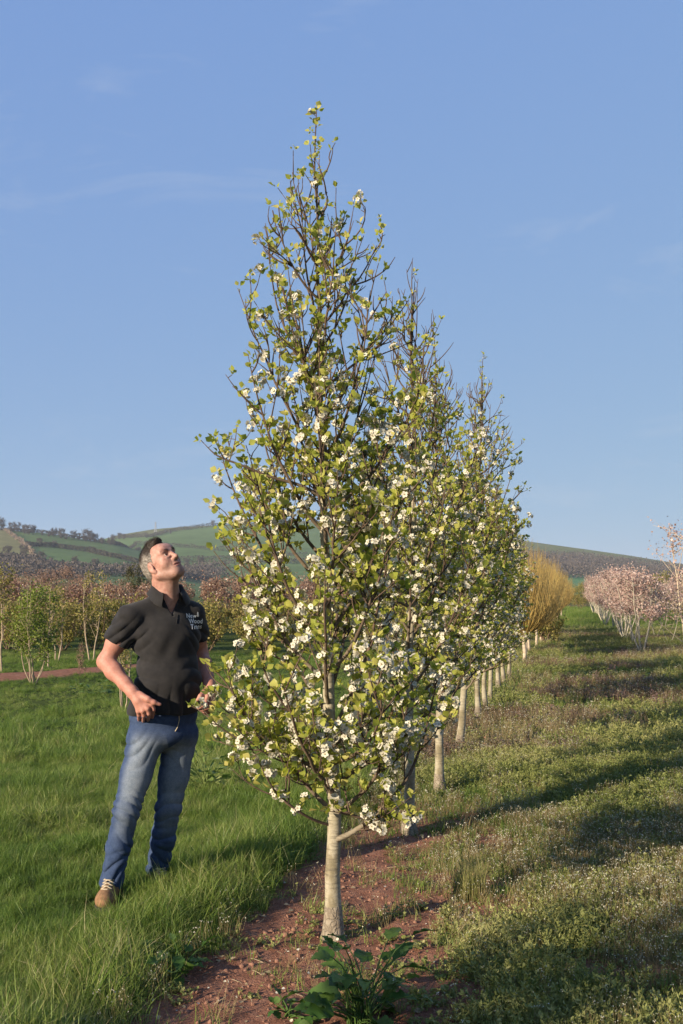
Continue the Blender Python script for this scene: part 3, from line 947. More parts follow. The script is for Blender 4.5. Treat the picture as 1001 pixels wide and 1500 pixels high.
def pear_object(t, name='pear_tree'):
    o = empty(name)
    tr = obj('trunk', t['trunk'].mesh('trunk', M['bark']), o)
    obj('scaly_foot', t['foot'].mesh('scaly_foot', M['scaly']), tr)
    obj('limbs', t['limbs'].mesh('limbs', M['bark']), o)
    obj('twigs', t['twigs'].mesh('twigs', M['bark']), o)
    f = obj('crown', t['fol'].mesh('crown', M['pear_leaf'], smooth_sh=False), o); f['kind'] = 'stuff'
    if t['blo'].n:
        f = obj('blossom', t['blo'].mesh('blossom', M['petal'], smooth_sh=False), o); f['kind'] = 'stuff'
    for mt, k in t['sl']:
        q_ = obj('leaf', leaf_me[k], o); q_.matrix_local = Matrix(mt.tolist())
    for mt, k in t['sb']:
        q_ = obj('blossom_cluster', cluster_me[k], o); q_.matrix_local = Matrix(mt.tolist())
    return o

B0 = ROW0
def loc1(px, py, dy=0.0):
    """a point of the first tree, relative to its foot"""
    return P(px, py, B0[1] + dy) - np.array([B0[0], B0[1], 0])
hand1 = [
    ([loc1(486, 1222), loc1(512, 1213, -.02), loc1(545, 1190, -.05), loc1(580, 1155, -.06), loc1(604, 1120, -.05), loc1(625, 1060, 0), loc1(640, 985, .05)], 0.0135),
    ([loc1(545, 1190, -.05), loc1(520, 1187, -.08), loc1(495, 1172, -.10), loc1(483, 1152, -.11), loc1(475, 1110, -.12), loc1(455, 1075, -.14)], 0.0055),
    ([loc1(480, 1198), loc1(455, 1190, -.06), loc1(425, 1170, -.12), loc1(398, 1145, -.16), loc1(380, 1105, -.18), loc1(352, 1060, -.2)], 0.0060),
    ([loc1(480, 1172), loc1(462, 1155, .02), loc1(440, 1130, .03), loc1(418, 1090, .05), loc1(405, 1040, .08), loc1(385, 960, .1), loc1(368, 900, .1)], 0.0110),
    ([loc1(482, 1140), loc1(450, 1128, -.05), loc1(418, 1105, -.1), loc1(385, 1080, -.12), loc1(355, 1030, -.13), loc1(330, 985, -.13), loc1(297, 958, -.13)], 0.0080),
    ([loc1(482, 1150), loc1(500, 1135, -.05), loc1(525, 1118, -.1), loc1(560, 1095, -.15), loc1(600, 1060, -.18)], 0.0065),
    ([loc1(478, 1090), loc1(500, 1075, -.1), loc1(530, 1045, -.16), loc1(552, 1010, -.2), loc1(565, 950, -.2)], 0.0085),
    ([loc1(474, 720), loc1(440, 700, -.03), loc1(395, 690, -.06), loc1(350, 670, -.08), loc1(318, 660, -.1), loc1(299, 640, -.1)], 0.0080),
]
def clear_of_man(p):
    """no growth where the man's head and shoulder stand close to the crown"""
    w = p + np.array([B0[0], B0[1], 0]); k_ = 4.95 / w[1]
    return w[0] * k_ < -0.62 and 1.13 < CAMH + (w[2] - CAMH) * k_ < 1.85
lean1 = (float(loc1(468, 145)[0]), 0.0)
t1 = pear(101, H=float(loc1(468, 146)[2]), nl=52, density=0.95, hand=hand1, lean=lean1, singles=True, avoid=clear_of_man, blossom=0.36)
pear1 = pear_object(t1)
pear1.location = (B0[0], B0[1], float(gz(B0[0], B0[1])))
tag(pear1, 'tallest blossoming pear tree whose branches reach the man in black', 'tree', 'pear trees in the row')

variants = [pear_object(pear(s_, H=3.6, nl=52, density=0.8, lean=l_, bare_top=0.75, blossom=0.34)) for s_, l_ in ((211, (0.05, 0.0)), (223, (-0.03, 0.05)), (237, (0.03, -0.04)))]
rowpx = [(600, 1215), (645, 1160), (672, 1098), (700, 1050), (710, 1036), (718, 1026), (730, 1008), (737, 999), (745, 990)]
tops = [(592, 378), (652, 488), (712, 516), None, None, None, None, None, None]
ordw = ['second', 'third', 'fourth', 'fifth', 'sixth', 'seventh', 'eighth', 'ninth', 'tenth']
for i, (bx, by) in enumerate(rowpx):
    g = G(bx, by)
    o = variants[i] if i < 3 else copy_tree(variants[(i * 2 + 1) % 3])
    o.location = (g[0], g[1], float(gz(g[0], g[1])))
    if tops[i]:
        H_ = P(tops[i][0], tops[i][1], g[1])[2]
    else:
        H_ = 3.15 + 0.25 * math.sin(i * 2.3)
    k_ = H_ / 3.6
    o.scale = (k_ ** 0.5, k_ ** 0.5, k_)
    o.rotation_euler = (0, math.radians((0, 0, 3.5, 0, -1, 1, 0, 0, 1)[i]), (0, 0, 0, 2.2, 4.0, 5.2, 1.3, 3.1, 0.6)[i])
    tag(o, '%s pear tree of the row counting from the tall one by the man' % ordw[i], 'tree', 'pear trees in the row')

# a pear row runs on behind the photographer's left shoulder; its shade lies over the foreground
for bx, by, k_ in SHADERS:
    o = copy_tree(variants[1]); o.location = (bx, by, float(gz(bx, by))); o.rotation_euler = (0, 0, bx * 3); o.scale = (1.15, 1.15, k_)
    tag(o, 'pear tree standing behind the photographer, shading the foreground', 'tree', 'pear trees behind the photographer')

# ------------------------------------------------------------------ other nursery trees and shrubs
M['pale_bark'] = simple('pale_bark', (0.40, 0.33, 0.24), 0.85, 0.35, 14, bmp=0.4)
M['sap_bark'] = simple('sapling_bark', (0.30, 0.24, 0.17), 0.85, 0.35, 14, bmp=0.4)
M['ride_stem'] = simple('pale_grey_stem', (0.38, 0.35, 0.27), 0.85, 0.3, 14, bmp=0.3)
M['grey_stem'] = simple('grey_stem', (0.27, 0.25, 0.19), 0.85, 0.3, 14, bmp=0.3)
M['brown_stem'] = simple('brown_stem', (0.15, 0.10, 0.07), 0.85, 0.3, 14, bmp=0.3)
M['whip'] = leafy('willow_whip', [(0.0, (0.22, 0.15, 0.045)), (0.5, (0.35, 0.235, 0.07)), (1.0, (0.44, 0.34, 0.11))], 0, 0.6)
M['pink'] = leafy('copper_pink_leaf', [(0.0, (0.28, 0.175, 0.15)), (0.5, (0.44, 0.31, 0.265)), (1.0, (0.62, 0.51, 0.46))], 0.3, 0.6, tcol=(1.1, 0.95, 0.8))
M['copper'] = leafy('dark_copper_leaf', [(0.0, (0.16, 0.085, 0.065)), (0.5, (0.26, 0.16, 0.115)), (0.82, (0.36, 0.26, 0.17)), (1.0, (0.64, 0.57, 0.5))], 0.25, 0.6, tcol=(1.2, 0.9, 0.8))
M['yellowgreen'] = leafy('yellow_green_leaf', [(0.0, (0.13, 0.14, 0.032)), (0.5, (0.24, 0.215, 0.06)), (1.0, (0.38, 0.30, 0.12))], 0.3, 0.6)
M['fresh'] = leafy('fresh_green_leaf', [(0.0, (0.09, 0.13, 0.022)), (0.5, (0.165, 0.215, 0.04)), (1.0, (0.25, 0.28, 0.065))], 0.35, 0.5)
M['evergreen'] = leafy('dark_evergreen_leaf', [(0.0, (0.03, 0.038, 0.015)), (1.0, (0.10, 0.09, 0.03))], 0.15, 0.6)
M['wood'] = leafy('bare_wood_twig', [(0.0, (0.045, 0.040, 0.037)), (0.6, (0.085, 0.072, 0.064)), (1.0, (0.135, 0.11, 0.088))], 0.0, 0.9)
M['bare'] = leafy('bare_brown_twig', [(0.0, (0.15, 0.092, 0.072)), (1.0, (0.29, 0.195, 0.145))], 0.0, 0.9)

def shrub(seed, H, R, stems, leaf_mat, stem_mat, nleaf, lsize, z0=0.3, split=0.45, trunk_r=0.02, upright=0.5, blossom=0):
    """multi-stemmed small tree: stems that fork, twigs, leaf crown"""
    r = np.random.default_rng(seed)
    st, cr = MB(), MB()
    tips = []
    for i in range(stems):
        a = i * 6.283 / stems + r.normal(0, 0.4)
        d = np.array([math.cos(a), math.sin(a), 0])
        p0 = d * 0.03 * (stems > 1); p0[2] = -0.04
        rr = R * r.uniform(0.35, 0.8) * (1 if stems > 1 else 0.15)
        mid = p0 + d * rr * 0.55 + np.array([0, 0, H * split * r.uniform(0.8, 1.15)])
        end = d * rr + np.array([r.normal(0, 0.05), r.normal(0, 0.05), H * r.uniform(0.82, 1.0)])
        c = (p0 + mid) / 2 + r.normal(0, 0.03, 3)
        path = np.concatenate([bez(p0, c, mid, 5), bez(mid, (mid + end) / 2 + d * 0.08 * R, end, 6)[1:]])
        path[2:] += np.cumsum(r.normal(0, 0.012, (len(path) - 2, 3)), 0)
        st.tube(path, np.linspace(trunk_r, trunk_r * 0.22, len(path)), 5)
        nb = int(14 / max(1, stems ** 0.5)) + 3
        for j in range(nb):
            t = r.uniform(split * 0.75, 1.0); k = t * (len(path) - 1); k0 = int(k)
            p = path[k0] + (path[min(k0 + 1, len(path) - 1)] - path[k0]) * (k - k0)
            b_ = r.uniform(0, 6.283)
            ze = min(H, p[2] + r.uniform(0.1, 0.45) * H * upright + 0.05)
            rad = R * math.sqrt(max(0.05, 1 - ((ze / H - 0.62) / 0.55) ** 2)) * r.uniform(0.5, 1.0)
            e = np.array([math.cos(b_) * rad, math.sin(b_) * rad, ze]) * [1, 1, 1]
            e = p + (e - p) * r.uniform(0.4, 0.95)
            pth = bez(p, (p + e) / 2 + np.array([0, 0, -0.04]), e, 5)
            st.tube(pth, np.linspace(trunk_r * 0.35, 0.002, 5), 3)
            for q_ in range(7):
                tips.append(pth[1] + (e - pth[1]) * r.uniform(0, 1))
            for q_ in range(4):
                s0 = pth[r.integers(1, 5)]; e2 = s0 + np.array([r.normal(0, 0.12), r.normal(0, 0.12), abs(r.normal(0.10, 0.09))]) * R * 1.3
                st.tube([s0, (s0 + e2) / 2, e2], [0.003, 0.0025, 0.0015], 3)
                tips += [e2, (s0 + e2) / 2]
    tips = np.array(tips)
    own = r.integers(0, len(tips), nleaf)
    pos = tips[own] + r.normal(0, 0.035 * R / 0.5, (nleaf, 3))
    pos[:, 2] = np.maximum(pos[:, 2], z0 * H * r.uniform(0.85, 1.1, nleaf))
    fw = r.normal(0, 1, (nleaf, 3)); up = r.normal(0, 1, (nleaf, 3)); up[:, 2] += 1
    leaves(cr, pos, fw, up, r.uniform(0.7, 1.3, nleaf) * lsize, np.clip(r.normal(0.48, 0.26, nleaf), 0, 1), 1.0)
    return st.mesh('stems', stem_mat), cr.mesh('crown', leaf_mat, smooth_sh=False)

def shrub_object(name, meshes, part='stems'):
    o = empty(name)
    obj(part, meshes[0], o)
    c = obj('crown', meshes[1], o); c['kind'] = 'stuff'
    return o

def row_of(protos, spots, label, cat, group, sc_=(0.85, 1.15)):
    used = set()
    for i, (x_, y_) in enumerate(spots):
        k = i % len(protos)
        o = protos[k] if k not in used else copy_tree(protos[k])
        used.add(k)
        f = random.uniform(*sc_)
        o.location = (x_, y_, float(gz(x_, y_))); o.scale = (f, f, f * random.uniform(0.92, 1.08)); o.rotation_euler = (0, 0, random.uniform(0, 6.28))
        tag(o, label, cat, group)

def line(a, b_, n, jx=0.1, jy=0.15):
    return [(a[0] + (b_[0] - a[0]) * t + random.gauss(0, jx), a[1] + (b_[1] - a[1]) * t + random.gauss(0, jy)) for t in np.linspace(0, 1, n)]

# copper-pink small trees in a row on the right
pk = [shrub_object('pink_tree', shrub(300 + i, 2.1, 0.95, (5, 4, 6)[i], M['pink'], M['ride_stem'], 3900, 0.044, 0.48, 0.42, 0.024, 0.75)) for i in range(3)]
a_, b_ = G(943, 955), G(868, 895)
sp = line(a_, (a_[0] + (b_[0] - a_[0]) * 1.0, b_[1]), 17, 0.1, 0.15)
row_of(pk, sp, 'multi stemmed small tree with copper pink young leaves along the grass ride', 'tree', 'copper pink trees along the ride', (0.95, 1.1))
pk[0]['label'] = 'copper pink tree rising from a round patch of bare red earth'
# a second, thinner row beyond, and the leaning one at the edge of the picture
thin = [shrub_object('pink_tree', shrub(320 + i, 2.0, 0.8, 2, M['pink'], M['grey_stem'], 1300, 0.042, 0.42, 0.45, 0.016, 0.8)) for i in range(2)]
sp = [(P(px, 900, Y_)[0], Y_) for px, Y_ in ((960, 33), (980, 29), (1010, 27), (972, 40), (990, 46), (1030, 34), (1050, 30))]
row_of(thin, sp, 'sparse pink leaved sapling beyond the copper pink row', 'sapling', 'sparse pink saplings', (0.85, 1.05))
le = shrub_object('young_tree', shrub(341, 2.6, 0.85, 2, M['pink'], M['pale_bark'], 900, 0.036, 0.45, 0.4, 0.024, 0.9))
g = G(1003, 1012)
le.location = (g[0] + 0.13, g[1], 0); le.rotation_euler = (0, 0.05, 0.9)
tag(le, 'thin pale stemmed young tree with sparse pinkish buds, nearest of the ride\'s far side', 'tree')

# coppiced willows with orange whips
def willow(seed):
    r = np.random.default_rng(seed)
    tr, wh = MB(), MB()
    hz = 0.72
    z = np.linspace(-0.04, hz, 7)
    tr.tube(np.stack([r.normal(0, 0.006, 7).cumsum(), r.normal(0, 0.006, 7).cumsum(), z], -1), np.interp(z, [-0.04, 0.1, hz - 0.1, hz], [0.055, 0.042, 0.040, 0.045]), 9)
    for i in range(330):
        a = r.uniform(0, 6.283); sp_ = r.uniform(0, 1) ** 0.7
        d = np.array([math.cos(a), math.sin(a), 0])
        L = r.uniform(1.0, 2.25); R = sp_ * 0.95
        p0 = np.array([0, 0, hz - 0.05 - 0.12 * sp_]) + d * 0.03
        e = p0 + d * R + np.array([0, 0, L * (1 - 0.28 * sp_ ** 2)])
        c = p0 + d * R * 0.8 + np.array([0, 0, L * 0.25])
        pth = bez(p0, c, e, 6)
        wh.tube(pth, np.linspace(0.0046, 0.0020, 6), 3, np.clip(r.normal(0.5, 0.3), 0, 1))
        for q_ in range(3):
            t = r.uniform(0.35, 0.9); k0 = int(t * 5); s0 = pth[k0]
            e2 = s0 + np.array([r.normal(0, 0.10), r.normal(0, 0.10), r.uniform(0.2, 0.5)])
            wh.tube([s0, e2], [0.0045, 0.0025], 3, np.clip(r.normal(0.6, 0.25), 0, 1))
    o = empty('willow_tree')
    obj('trunk', tr.mesh('trunk', M['pale_bark']), o)
    c = obj('crown', wh.mesh('crown', M['whip']), o); c['kind'] = 'stuff'
    return o
wl = [willow(401), willow(402)]
a_, b_ = G(766, 968), G(803, 924)
d_ = (b_ - a_) / np.linalg.norm(b_ - a_)
sp = [(a_[0] + d_[0] * t + random.gauss(0, 0.05), a_[1] + d_[1] * t) for t in (0, 1.4, 3.6, 6.0, 8.6, 11.5, 14.5, 18, 22, 26, 31, 36, 42, 50)]
row_of(wl, sp, 'pollarded willow with pale trunk and dense upright orange whips', 'willow', 'orange willows beyond the pear trees', (0.92, 1.05))
yb = [shrub_object('yellow_shrub', shrub(430 + i, 2.0, 1.2, 6, M['yellowgreen'], M['brown_stem'], 3000, 0.06, 0.1, 0.3, 0.02, 0.7)) for i in range(2)]
sp = [(P(px, 870, Y_)[0], Y_) for px, Y_ in ((985, 52), (1010, 49), (1040, 55), (965, 58), (1075, 50), (850, 88), (838, 95), (858, 99))]
row_of(yb, sp, 'rounded yellowish shrub far beyond the pink trees', 'shrub', 'yellowish shrubs on the far right', (0.9, 1.15))

# left: leafy green shrub, pale-stemmed saplings, olive and copper shrub rows
gs = shrub_object('green_shrub', shrub(501, 1.62, 0.56, 7, M['fresh'], M['sap_bark'], 4400, 0.034, 0.10, 0.35, 0.011, 0.7))
g = G(50, 1001); gs.location = (g[0], g[1], 0)
tag(gs, 'bushy fresh green shrub at the end of the bare earth strip', 'shrub')
sap = [shrub_object('sapling', shrub(520 + i, 1.72, 0.42, 1 if i else 2, M['yellowgreen'], M['sap_bark'], 900, 0.034, 0.5, 0.38, 0.020, 0.95)) for i in range(2)]
sp = [tuple(G(px, py)[:2]) for px, py in ((134, 969), (71, 976), (84, 970), (3, 986), (-25, 974), (-45, 990))]
row_of(sap, sp, 'pale stemmed forked sapling standing in the bare red strip', 'sapling', 'pale saplings on the red strip', (0.92, 1.08))
sap[0]['label'] = 'pale forked sapling standing between the bushy green shrub and the man'
s2 = shrub_object('sapling', shrub(541, 0.62, 0.16, 3, M['bare'], M['brown_stem'], 160, 0.02, 0.2, 0.4, 0.006, 0.9))
g = G(120, 992); s2.location = (g[0], g[1], 0)
tag(s2, 'knee high dark twiggy sapling in front of the pale saplings', 'sapling')
s3 = shrub_object('sapling', shrub(542, 1.15, 0.22, 3, M['yellowgreen'], M['sap_bark'], 700, 0.026, 0.25, 0.5, 0.012, 0.95))
g = G(181, 1036); s3.location = (g[0], g[1], 0)
tag(s3, 'slender multi stemmed sapling in the grass just behind the man', 'sapling')

ol = [shrub_object('olive_shrub', shrub(560 + i, 1.15, 0.75, 6, M['yellowgreen'], M['brown_stem'], 2600, 0.05, 0.06, 0.3, 0.015, 0.8)) for i in range(3)]
sp = [(x_ + random.gauss(0, 0.2), 25.5 + random.gauss(0, 0.4)) for x_ in np.arange(-11, 4.6, 1.25)] + [(x_ + random.gauss(0, 0.2), 29.5 + random.gauss(0, 0.4)) for x_ in np.arange(-12.5, 5.8, 1.4)]
row_of(ol, sp, 'olive yellow nursery shrub in front of the copper hedge', 'shrub', 'olive yellow shrub rows', (0.85, 1.12))
cp = [shrub_object('copper_shrub', shrub(580 + i, 1.78, 0.9, 5, M['copper'], M['brown_stem'], 3000, 0.052, 0.3, 0.35, 0.018, 0.8)) for i in range(3)]
sp = [(x_ + random.gauss(0, 0.15), 34 + random.gauss(0, 0.3)) for x_ in np.arange(-13.6, 6.8, 1.15)] + [(x_ + random.gauss(0, 0.15), 39 + random.gauss(0, 0.3)) for x_ in np.arange(-15.6, 8.5, 1.3)]
row_of(cp, sp, 'dark copper leaved nursery tree flecked with pale blossom', 'shrub', 'copper leaved rows', (0.92, 1.06))
bt = [shrub_object('bare_tree', shrub(610 + i, 3.6, 1.7, 5, M['bare'], M['brown_stem'], 2600, 0.075, 0.15, 0.35, 0.03, 0.9)) for i in range(2)]
sp = [(P(px, 850, Y_)[0], Y_) for px, Y_ in ((28, 70), (60, 66), (78, 63), (98, 70), (128, 74), (150, 80), (12, 78), (325, 85), (355, 80), (180, 95), (380, 90), (420, 80), (460, 92), (520, 84), (580, 90), (640, 86), (690, 82))]
row_of(bt, sp, 'leafless reddish brown twiggy tree beyond the copper row', 'tree', 'bare brown trees beyond the nursery', (0.65, 0.92))
ev = shrub_object('evergreen_tree', shrub(630, 3.1, 1.25, 5, M['evergreen'], M['brown_stem'], 4200, 0.075, 0.08, 0.3, 0.03, 0.8))
p = P(206, 850, 60); ev.location = (p[0], 60, 0)
tag(ev, 'rounded dark olive evergreen right behind the man\'s head', 'tree')

# ------------------------------------------------------------------ hedgerows, woods and ridge trees on the hills
def twig_mass(mb, path, w, h, n, size, r, lift=0.0):
    """a ragged hedge: many small twig clumps along a line on the hillside"""
    path = np.asarray(path, float)
    seg = np.linalg.norm(np.diff(path[:, :2], axis=0), axis=1); cum = np.concatenate([[0], np.cumsum(seg)])
    t = r.uniform(0, cum[-1], n)
    x_ = np.interp(t, cum, path[:, 0]) + r.normal(0, w, n); y_ = np.interp(t, cum, path[:, 1]) + r.normal(0, w, n)
    hh = h * (0.45 + 1.1 * fbm(t * 0.06, t * 0.0 + h, 12))
    z_ = hill_z(x_, y_) + hh * r.uniform(0, 1, n) ** 0.8 + lift
    fw = r.normal(0, 0.7, (n, 3)); fw[:, 2] = np.abs(fw[:, 2]) + 0.4
    leaves(mb, np.stack([x_, y_, z_], -1), fw, r.normal(0, 1, (n, 3)), size * r.uniform(0.6, 1.4, n), np.clip(r.normal(0.45, 0.25, n), 0, 1), 0.9)

r_ = np.random.default_rng(77)
M['hedge_dark'] = leafy('dark_hedge', [(0.0, (0.035, 0.036, 0.026)), (1.0, (0.085, 0.08, 0.06))], 0.0, 0.9)
M['hedge_pale'] = leafy('pale_thorn_hedge', [(0.0, (0.14, 0.10, 0.075)), (0.6, (0.22, 0.17, 0.12)), (1.0, (0.34, 0.28, 0.22))], 0.0, 0.9)
hedges = [
    ([(-120, 772), (0, 777), (60, 781), (110, 789), (170, 799), (205, 806)], 2.0, 3.2, 2600, 'hedge_dark', 'dark hedgerow along the left hill\'s tree lined crest'),
    ([(38, 801), (80, 802), (130, 809), (160, 816), (200, 825), (260, 838)], 2.2, 4.0, 2200, 'hedge_dark', 'bushy hedgerow slanting down between two left pastures'),
    ([(8, 778), (28, 792), (42, 806), (56, 822)], 1.8, 3.0, 1200, 'hedge_pale', 'pale brown hedge beside the lane on the left hill'),
    ([(165, 791), (178, 788.5), (222, 787), (245, 780.5), (318, 770.5), (420, 767)], 2.2, 5.0, 2000, 'hedge_dark', 'hedge climbing to the crest of the farther hill'),
    ([(165, 797), (200, 799), (261, 802), (305, 806), (380, 812), (470, 818)], 2.0, 4.5, 1800, 'hedge_dark', 'thin dark hedge crossing the farther hill\'s middle'),
    ([(250, 824), (330, 822), (420, 826), (560, 826), (700, 822)], 3.0, 6.0, 2600, 'hedge_dark', 'low hedge at the foot of the farther hill'),
]
for pts, w_, h_, n_, mt, lab in hedges:
    path = [hill_hit(*p_)[:2] for p_ in pts]
    mb = MB(); twig_mass(mb, path, w_ * 0.5, h_ * 0.9, n_ * 3, 0.85, r_)
    o = empty('hedgerow', (path[0][0], path[0][1], 0)); c = obj('crown', mb.mesh('crown', M[mt], smooth_sh=False), o); c['kind'] = 'stuff'
    c.location = (-path[0][0], -path[0][1], 0)
    tag(o, lab, 'hedge', 'hedgerows on the hills')

def wood(lines, n, h, w, size, label):
    mb = MB()
    for pts in lines:
        path = [hill_hit(*p_)[:2] for p_ in pts]
        twig_mass(mb, path, w, h, n, size, r_)
    o = obj('woodland', mb.mesh('woodland', M['wood'], smooth_sh=False))
    tag(o, label, 'wood', kind='stuff')
wood([[(-120, 822), (0, 824), (30, 827), (60, 833), (90, 838)], [(-120, 830), (0, 832), (40, 836), (70, 841), (110, 844)], [(-120, 838), (0, 841), (60, 846), (120, 848)],
      [(60, 836), (110, 836), (150, 838), (195, 842), (240, 842), (300, 834), (340, 832)], [(90, 842), (150, 843), (220, 844), (320, 842)]], 6500, 5.5, 6, 1.1, 'leafless dark wood along the foot of the left hill')
wood([[(700, 816 + q_ * 5.5 - 2), (780, 818 + q_ * 5.5), (860, 820 + q_ * 5.2), (930, 827 + q_ * 4.2), (1001, 838 + q_ * 2.6), (1080, 845 + q_ * 1.5)] for q_ in range(6)], 7500, 7, 9, 1.2, 'grey brown leafless wood across the right hillside')

rt = []
for i in range(3):
    me = shrub(700 + i, 9.5, 4.8, 3, M['wood'], M['wood'], 2600, 0.36, 0.12, 0.25, 0.16, 0.9)
    rt.append(shrub_object('hill_tree', me))
used = set()
for i, (px, py, f_) in enumerate([(2, 776, 1.25), (-14, 775, 1.1), (17, 779, 1.0), (25, 780, 1.05), (36, 782, 0.9), (42, 783, 1.0), (49, 783, 0.95), (62, 784, 0.45), (72, 786, 0.6), (79, 787, 0.95), (90, 789, 1.0), (97, 790, 0.6), (108, 790, 0.9), (116, 791, 0.7),
                                  (126, 793, 1.25), (133, 794, 1.15), (140, 795, 0.9), (150, 797, 0.7), (162, 799, 0.8), (58, 800, 0.7), (80, 802, 0.65), (312, 770.5, 0.9), (175, 790, 0.9), (182, 790, 0.8), (165, 792, 0.9), (215, 788, 0.5), (250, 782, 0.5),
                                  (35, 815, 0.9), (12, 818, 0.9), (60, 826, 0.9), (110, 832, 0.8), (140, 836, 0.8), (275, 832, 0.9), (295, 828, 0.9)]):
    k = i % 3
    o = rt[k] if k not in used else copy_tree(rt[k]); used.add(k)
    h_ = hill_hit(px, py)
    o.location = (h_[0], h_[1], h_[2] - 0.4); o.scale = (f_, f_, f_); o.rotation_euler = (0, 0, i * 1.7)
    tag(o, 'leafless tree on the distant hillside', 'tree', 'trees on the hills')

# lattice pylon on the farther hill, a wooden pole lower down
M['galv'] = simple('galvanised_steel', (0.32, 0.33, 0.34), 0.5, 0.1, 3)
M['polewood'] = simple('pole_wood', (0.42, 0.36, 0.27), 0.8, 0.2, 4)
b0 = hill_hit(228, 782); topz = P(228, 764, b0[1])[2]; Hh = topz - b0[2]
py_ = empty('pylon', (b0[0], b0[1], b0[2] - 0.3))
def legw(z): return np.interp(z / Hh, [0, 0.55, 1.0], [1.9, 0.75, 0.35])
for sx in (-1, 1):
    for sy in (-1, 1):
        mb = MB(); zz = np.linspace(0, Hh, 5)
        mb.tube(np.stack([sx * legw(zz), sy * legw(zz), zz], -1), np.full(5, 0.16), 4)
        obj('leg', mb.mesh('leg', M['galv']), py_)
mb = MB()
lv = np.linspace(0.02, 0.98, 8) * Hh
for z0_, z1_ in zip(lv[:-1], lv[1:]):
    w0, w1 = legw(z0_), legw(z1_)
    for a_, b_ in (((-1, -1), (1, -1)), ((1, -1), (1, 1)), ((1, 1), (-1, 1)), ((-1, 1), (-1, -1))):
        mb.tube([[a_[0] * w0, a_[1] * w0, z0_], [b_[0] * w1, b_[1] * w1, z1_]], [0.09, 0.09], 3)
        mb.tube([[b_[0] * w0, b_[1] * w0, z0_], [a_[0] * w1, a_[1] * w1, z1_]], [0.09, 0.09], 3)
obj('bracing', mb.mesh('bracing', M['galv']), py_)
for zf in (0.70, 0.84, 0.97):
    mb = MB(); wd = 2.1
    mb.tube([[-wd, 0, zf * Hh], [0, 0, zf * Hh + 0.25], [wd, 0, zf * Hh]], [0.07, 0.13, 0.07], 4)
    obj('cross_arm', mb.mesh('cross_arm', M['galv']), py_)
tag(py_, 'thin steel lattice pylon on the hill above the man\'s head', 'pylon')
b0 = hill_hit(170.5, 838); tz = P(170.5, 824, b0[1])[2]
mb = MB(); mb.tube([[0, 0, -0.5], [0, 0, (tz - b0[2]) * 0.5], [0, 0, tz - b0[2]]], [0.2, 0.18, 0.15], 7)
tp = empty('telegraph_pole', tuple(b0)); obj('pole', mb.mesh('pole', M['polewood']), tp)
mb = MB(); mb.tube([[-0.9, 0, tz - b0[2] - 0.5], [0.9, 0, tz - b0[2] - 0.5]], [0.08, 0.08], 4); obj('cross_arm', mb.mesh('cross_arm', M['polewood']), tp)
tag(tp, 'pale wooden pole in front of the wood below the hill', 'pole')

# ------------------------------------------------------------------ single weeds that stand out
M['paleweed'] = leafy('pale_weed_leaf', [(0.0, (0.09, 0.15, 0.04)), (0.5, (0.17, 0.24, 0.07)), (1.0, (0.30, 0.35, 0.14))], 0.35, 0.45)
def broad_weed(seed, n, H, R, lsize, mat):
    r = np.random.default_rng(seed)
    o = empty('broad_leaf_weed')
    st = MB()
    specs = []
    for i in range(n):
        a = r.uniform(0, 6.283); f = r.uniform(0, 1)
        d = np.array([math.cos(a), math.sin(a), 0])
        e = d * R * r.uniform(0.25, 1.0) + np.array([0, 0, H * (0.15 + 0.85 * f) * r.uniform(0.75, 1.0)])
        b_ = np.array([r.normal(0, 0.02), r.normal(0, 0.02), -0.01])
        c = b_ * 0.5 + e * 0.5 + np.array([0, 0, 0.3 * e[2]]) - d * R * 0.15
        pth = bez(b_, c, e, 5)
        st.tube(pth, np.linspace(0.0035, 0.0018, 5), 4, 0.7)
        specs.append((e, e - pth[3] + d * 0.02 + np.array([0, 0, r.uniform(-0.03, 0.03)]), lsize * r.uniform(0.65, 1.2) * (1.1 - 0.35 * f), r.uniform(0, 1)))
    # lobed, wavy leaf with a raised midrib
    k = 11
    t = np.linspace(0, 1, k)
    w = 0.36 * np.sin(np.pi * t ** 0.8) ** 0.8 * (1 + 0.16 * np.cos(t * 26)) ; w[0] = 0.02; w[-1] = 0.0
    for i, (e, fw, sz, tn) in enumerate(specs):
        s_, f_, u_ = basis(fw[None], (np.array([0, 0, 1.0]) + r.normal(0, 0.35, 3))[None])
        wav = 0.05 * np.sin(t * 17 + r.uniform(0, 6))
        droop = -0.28 * t ** 2 * r.uniform(0.3, 1.4)
        rows = []
        for sg, lift in ((-1, 0.16), (0, 0.0), (1, 0.16)):
            rows.append(s_ * (sg * w)[:, None] + f_ * t[:, None] + u_ * (droop + (w * lift / 0.36 * 0.6 + wav * w * 3 * (sg != 0)))[:, None])
        Vv = np.stack(rows, 1).reshape(-1, 3) * sz
        T = []
        for j in range(k - 1):
            for c_ in (0, 1):
                q0 = j * 3 + c_
                T += [[q0, q0 + 1, q0 + 4], [q0, q0 + 4, q0 + 3]]
        lf_ = obj('leaf', new_mesh('leaf', Vv, T, {'tint': np.clip(tn + r.normal(0, 0.04, len(Vv)), 0, 1)}, mat, True), o)
        lf_.location = e
    obj('stems', st.mesh('stems', mat), o)
    return o
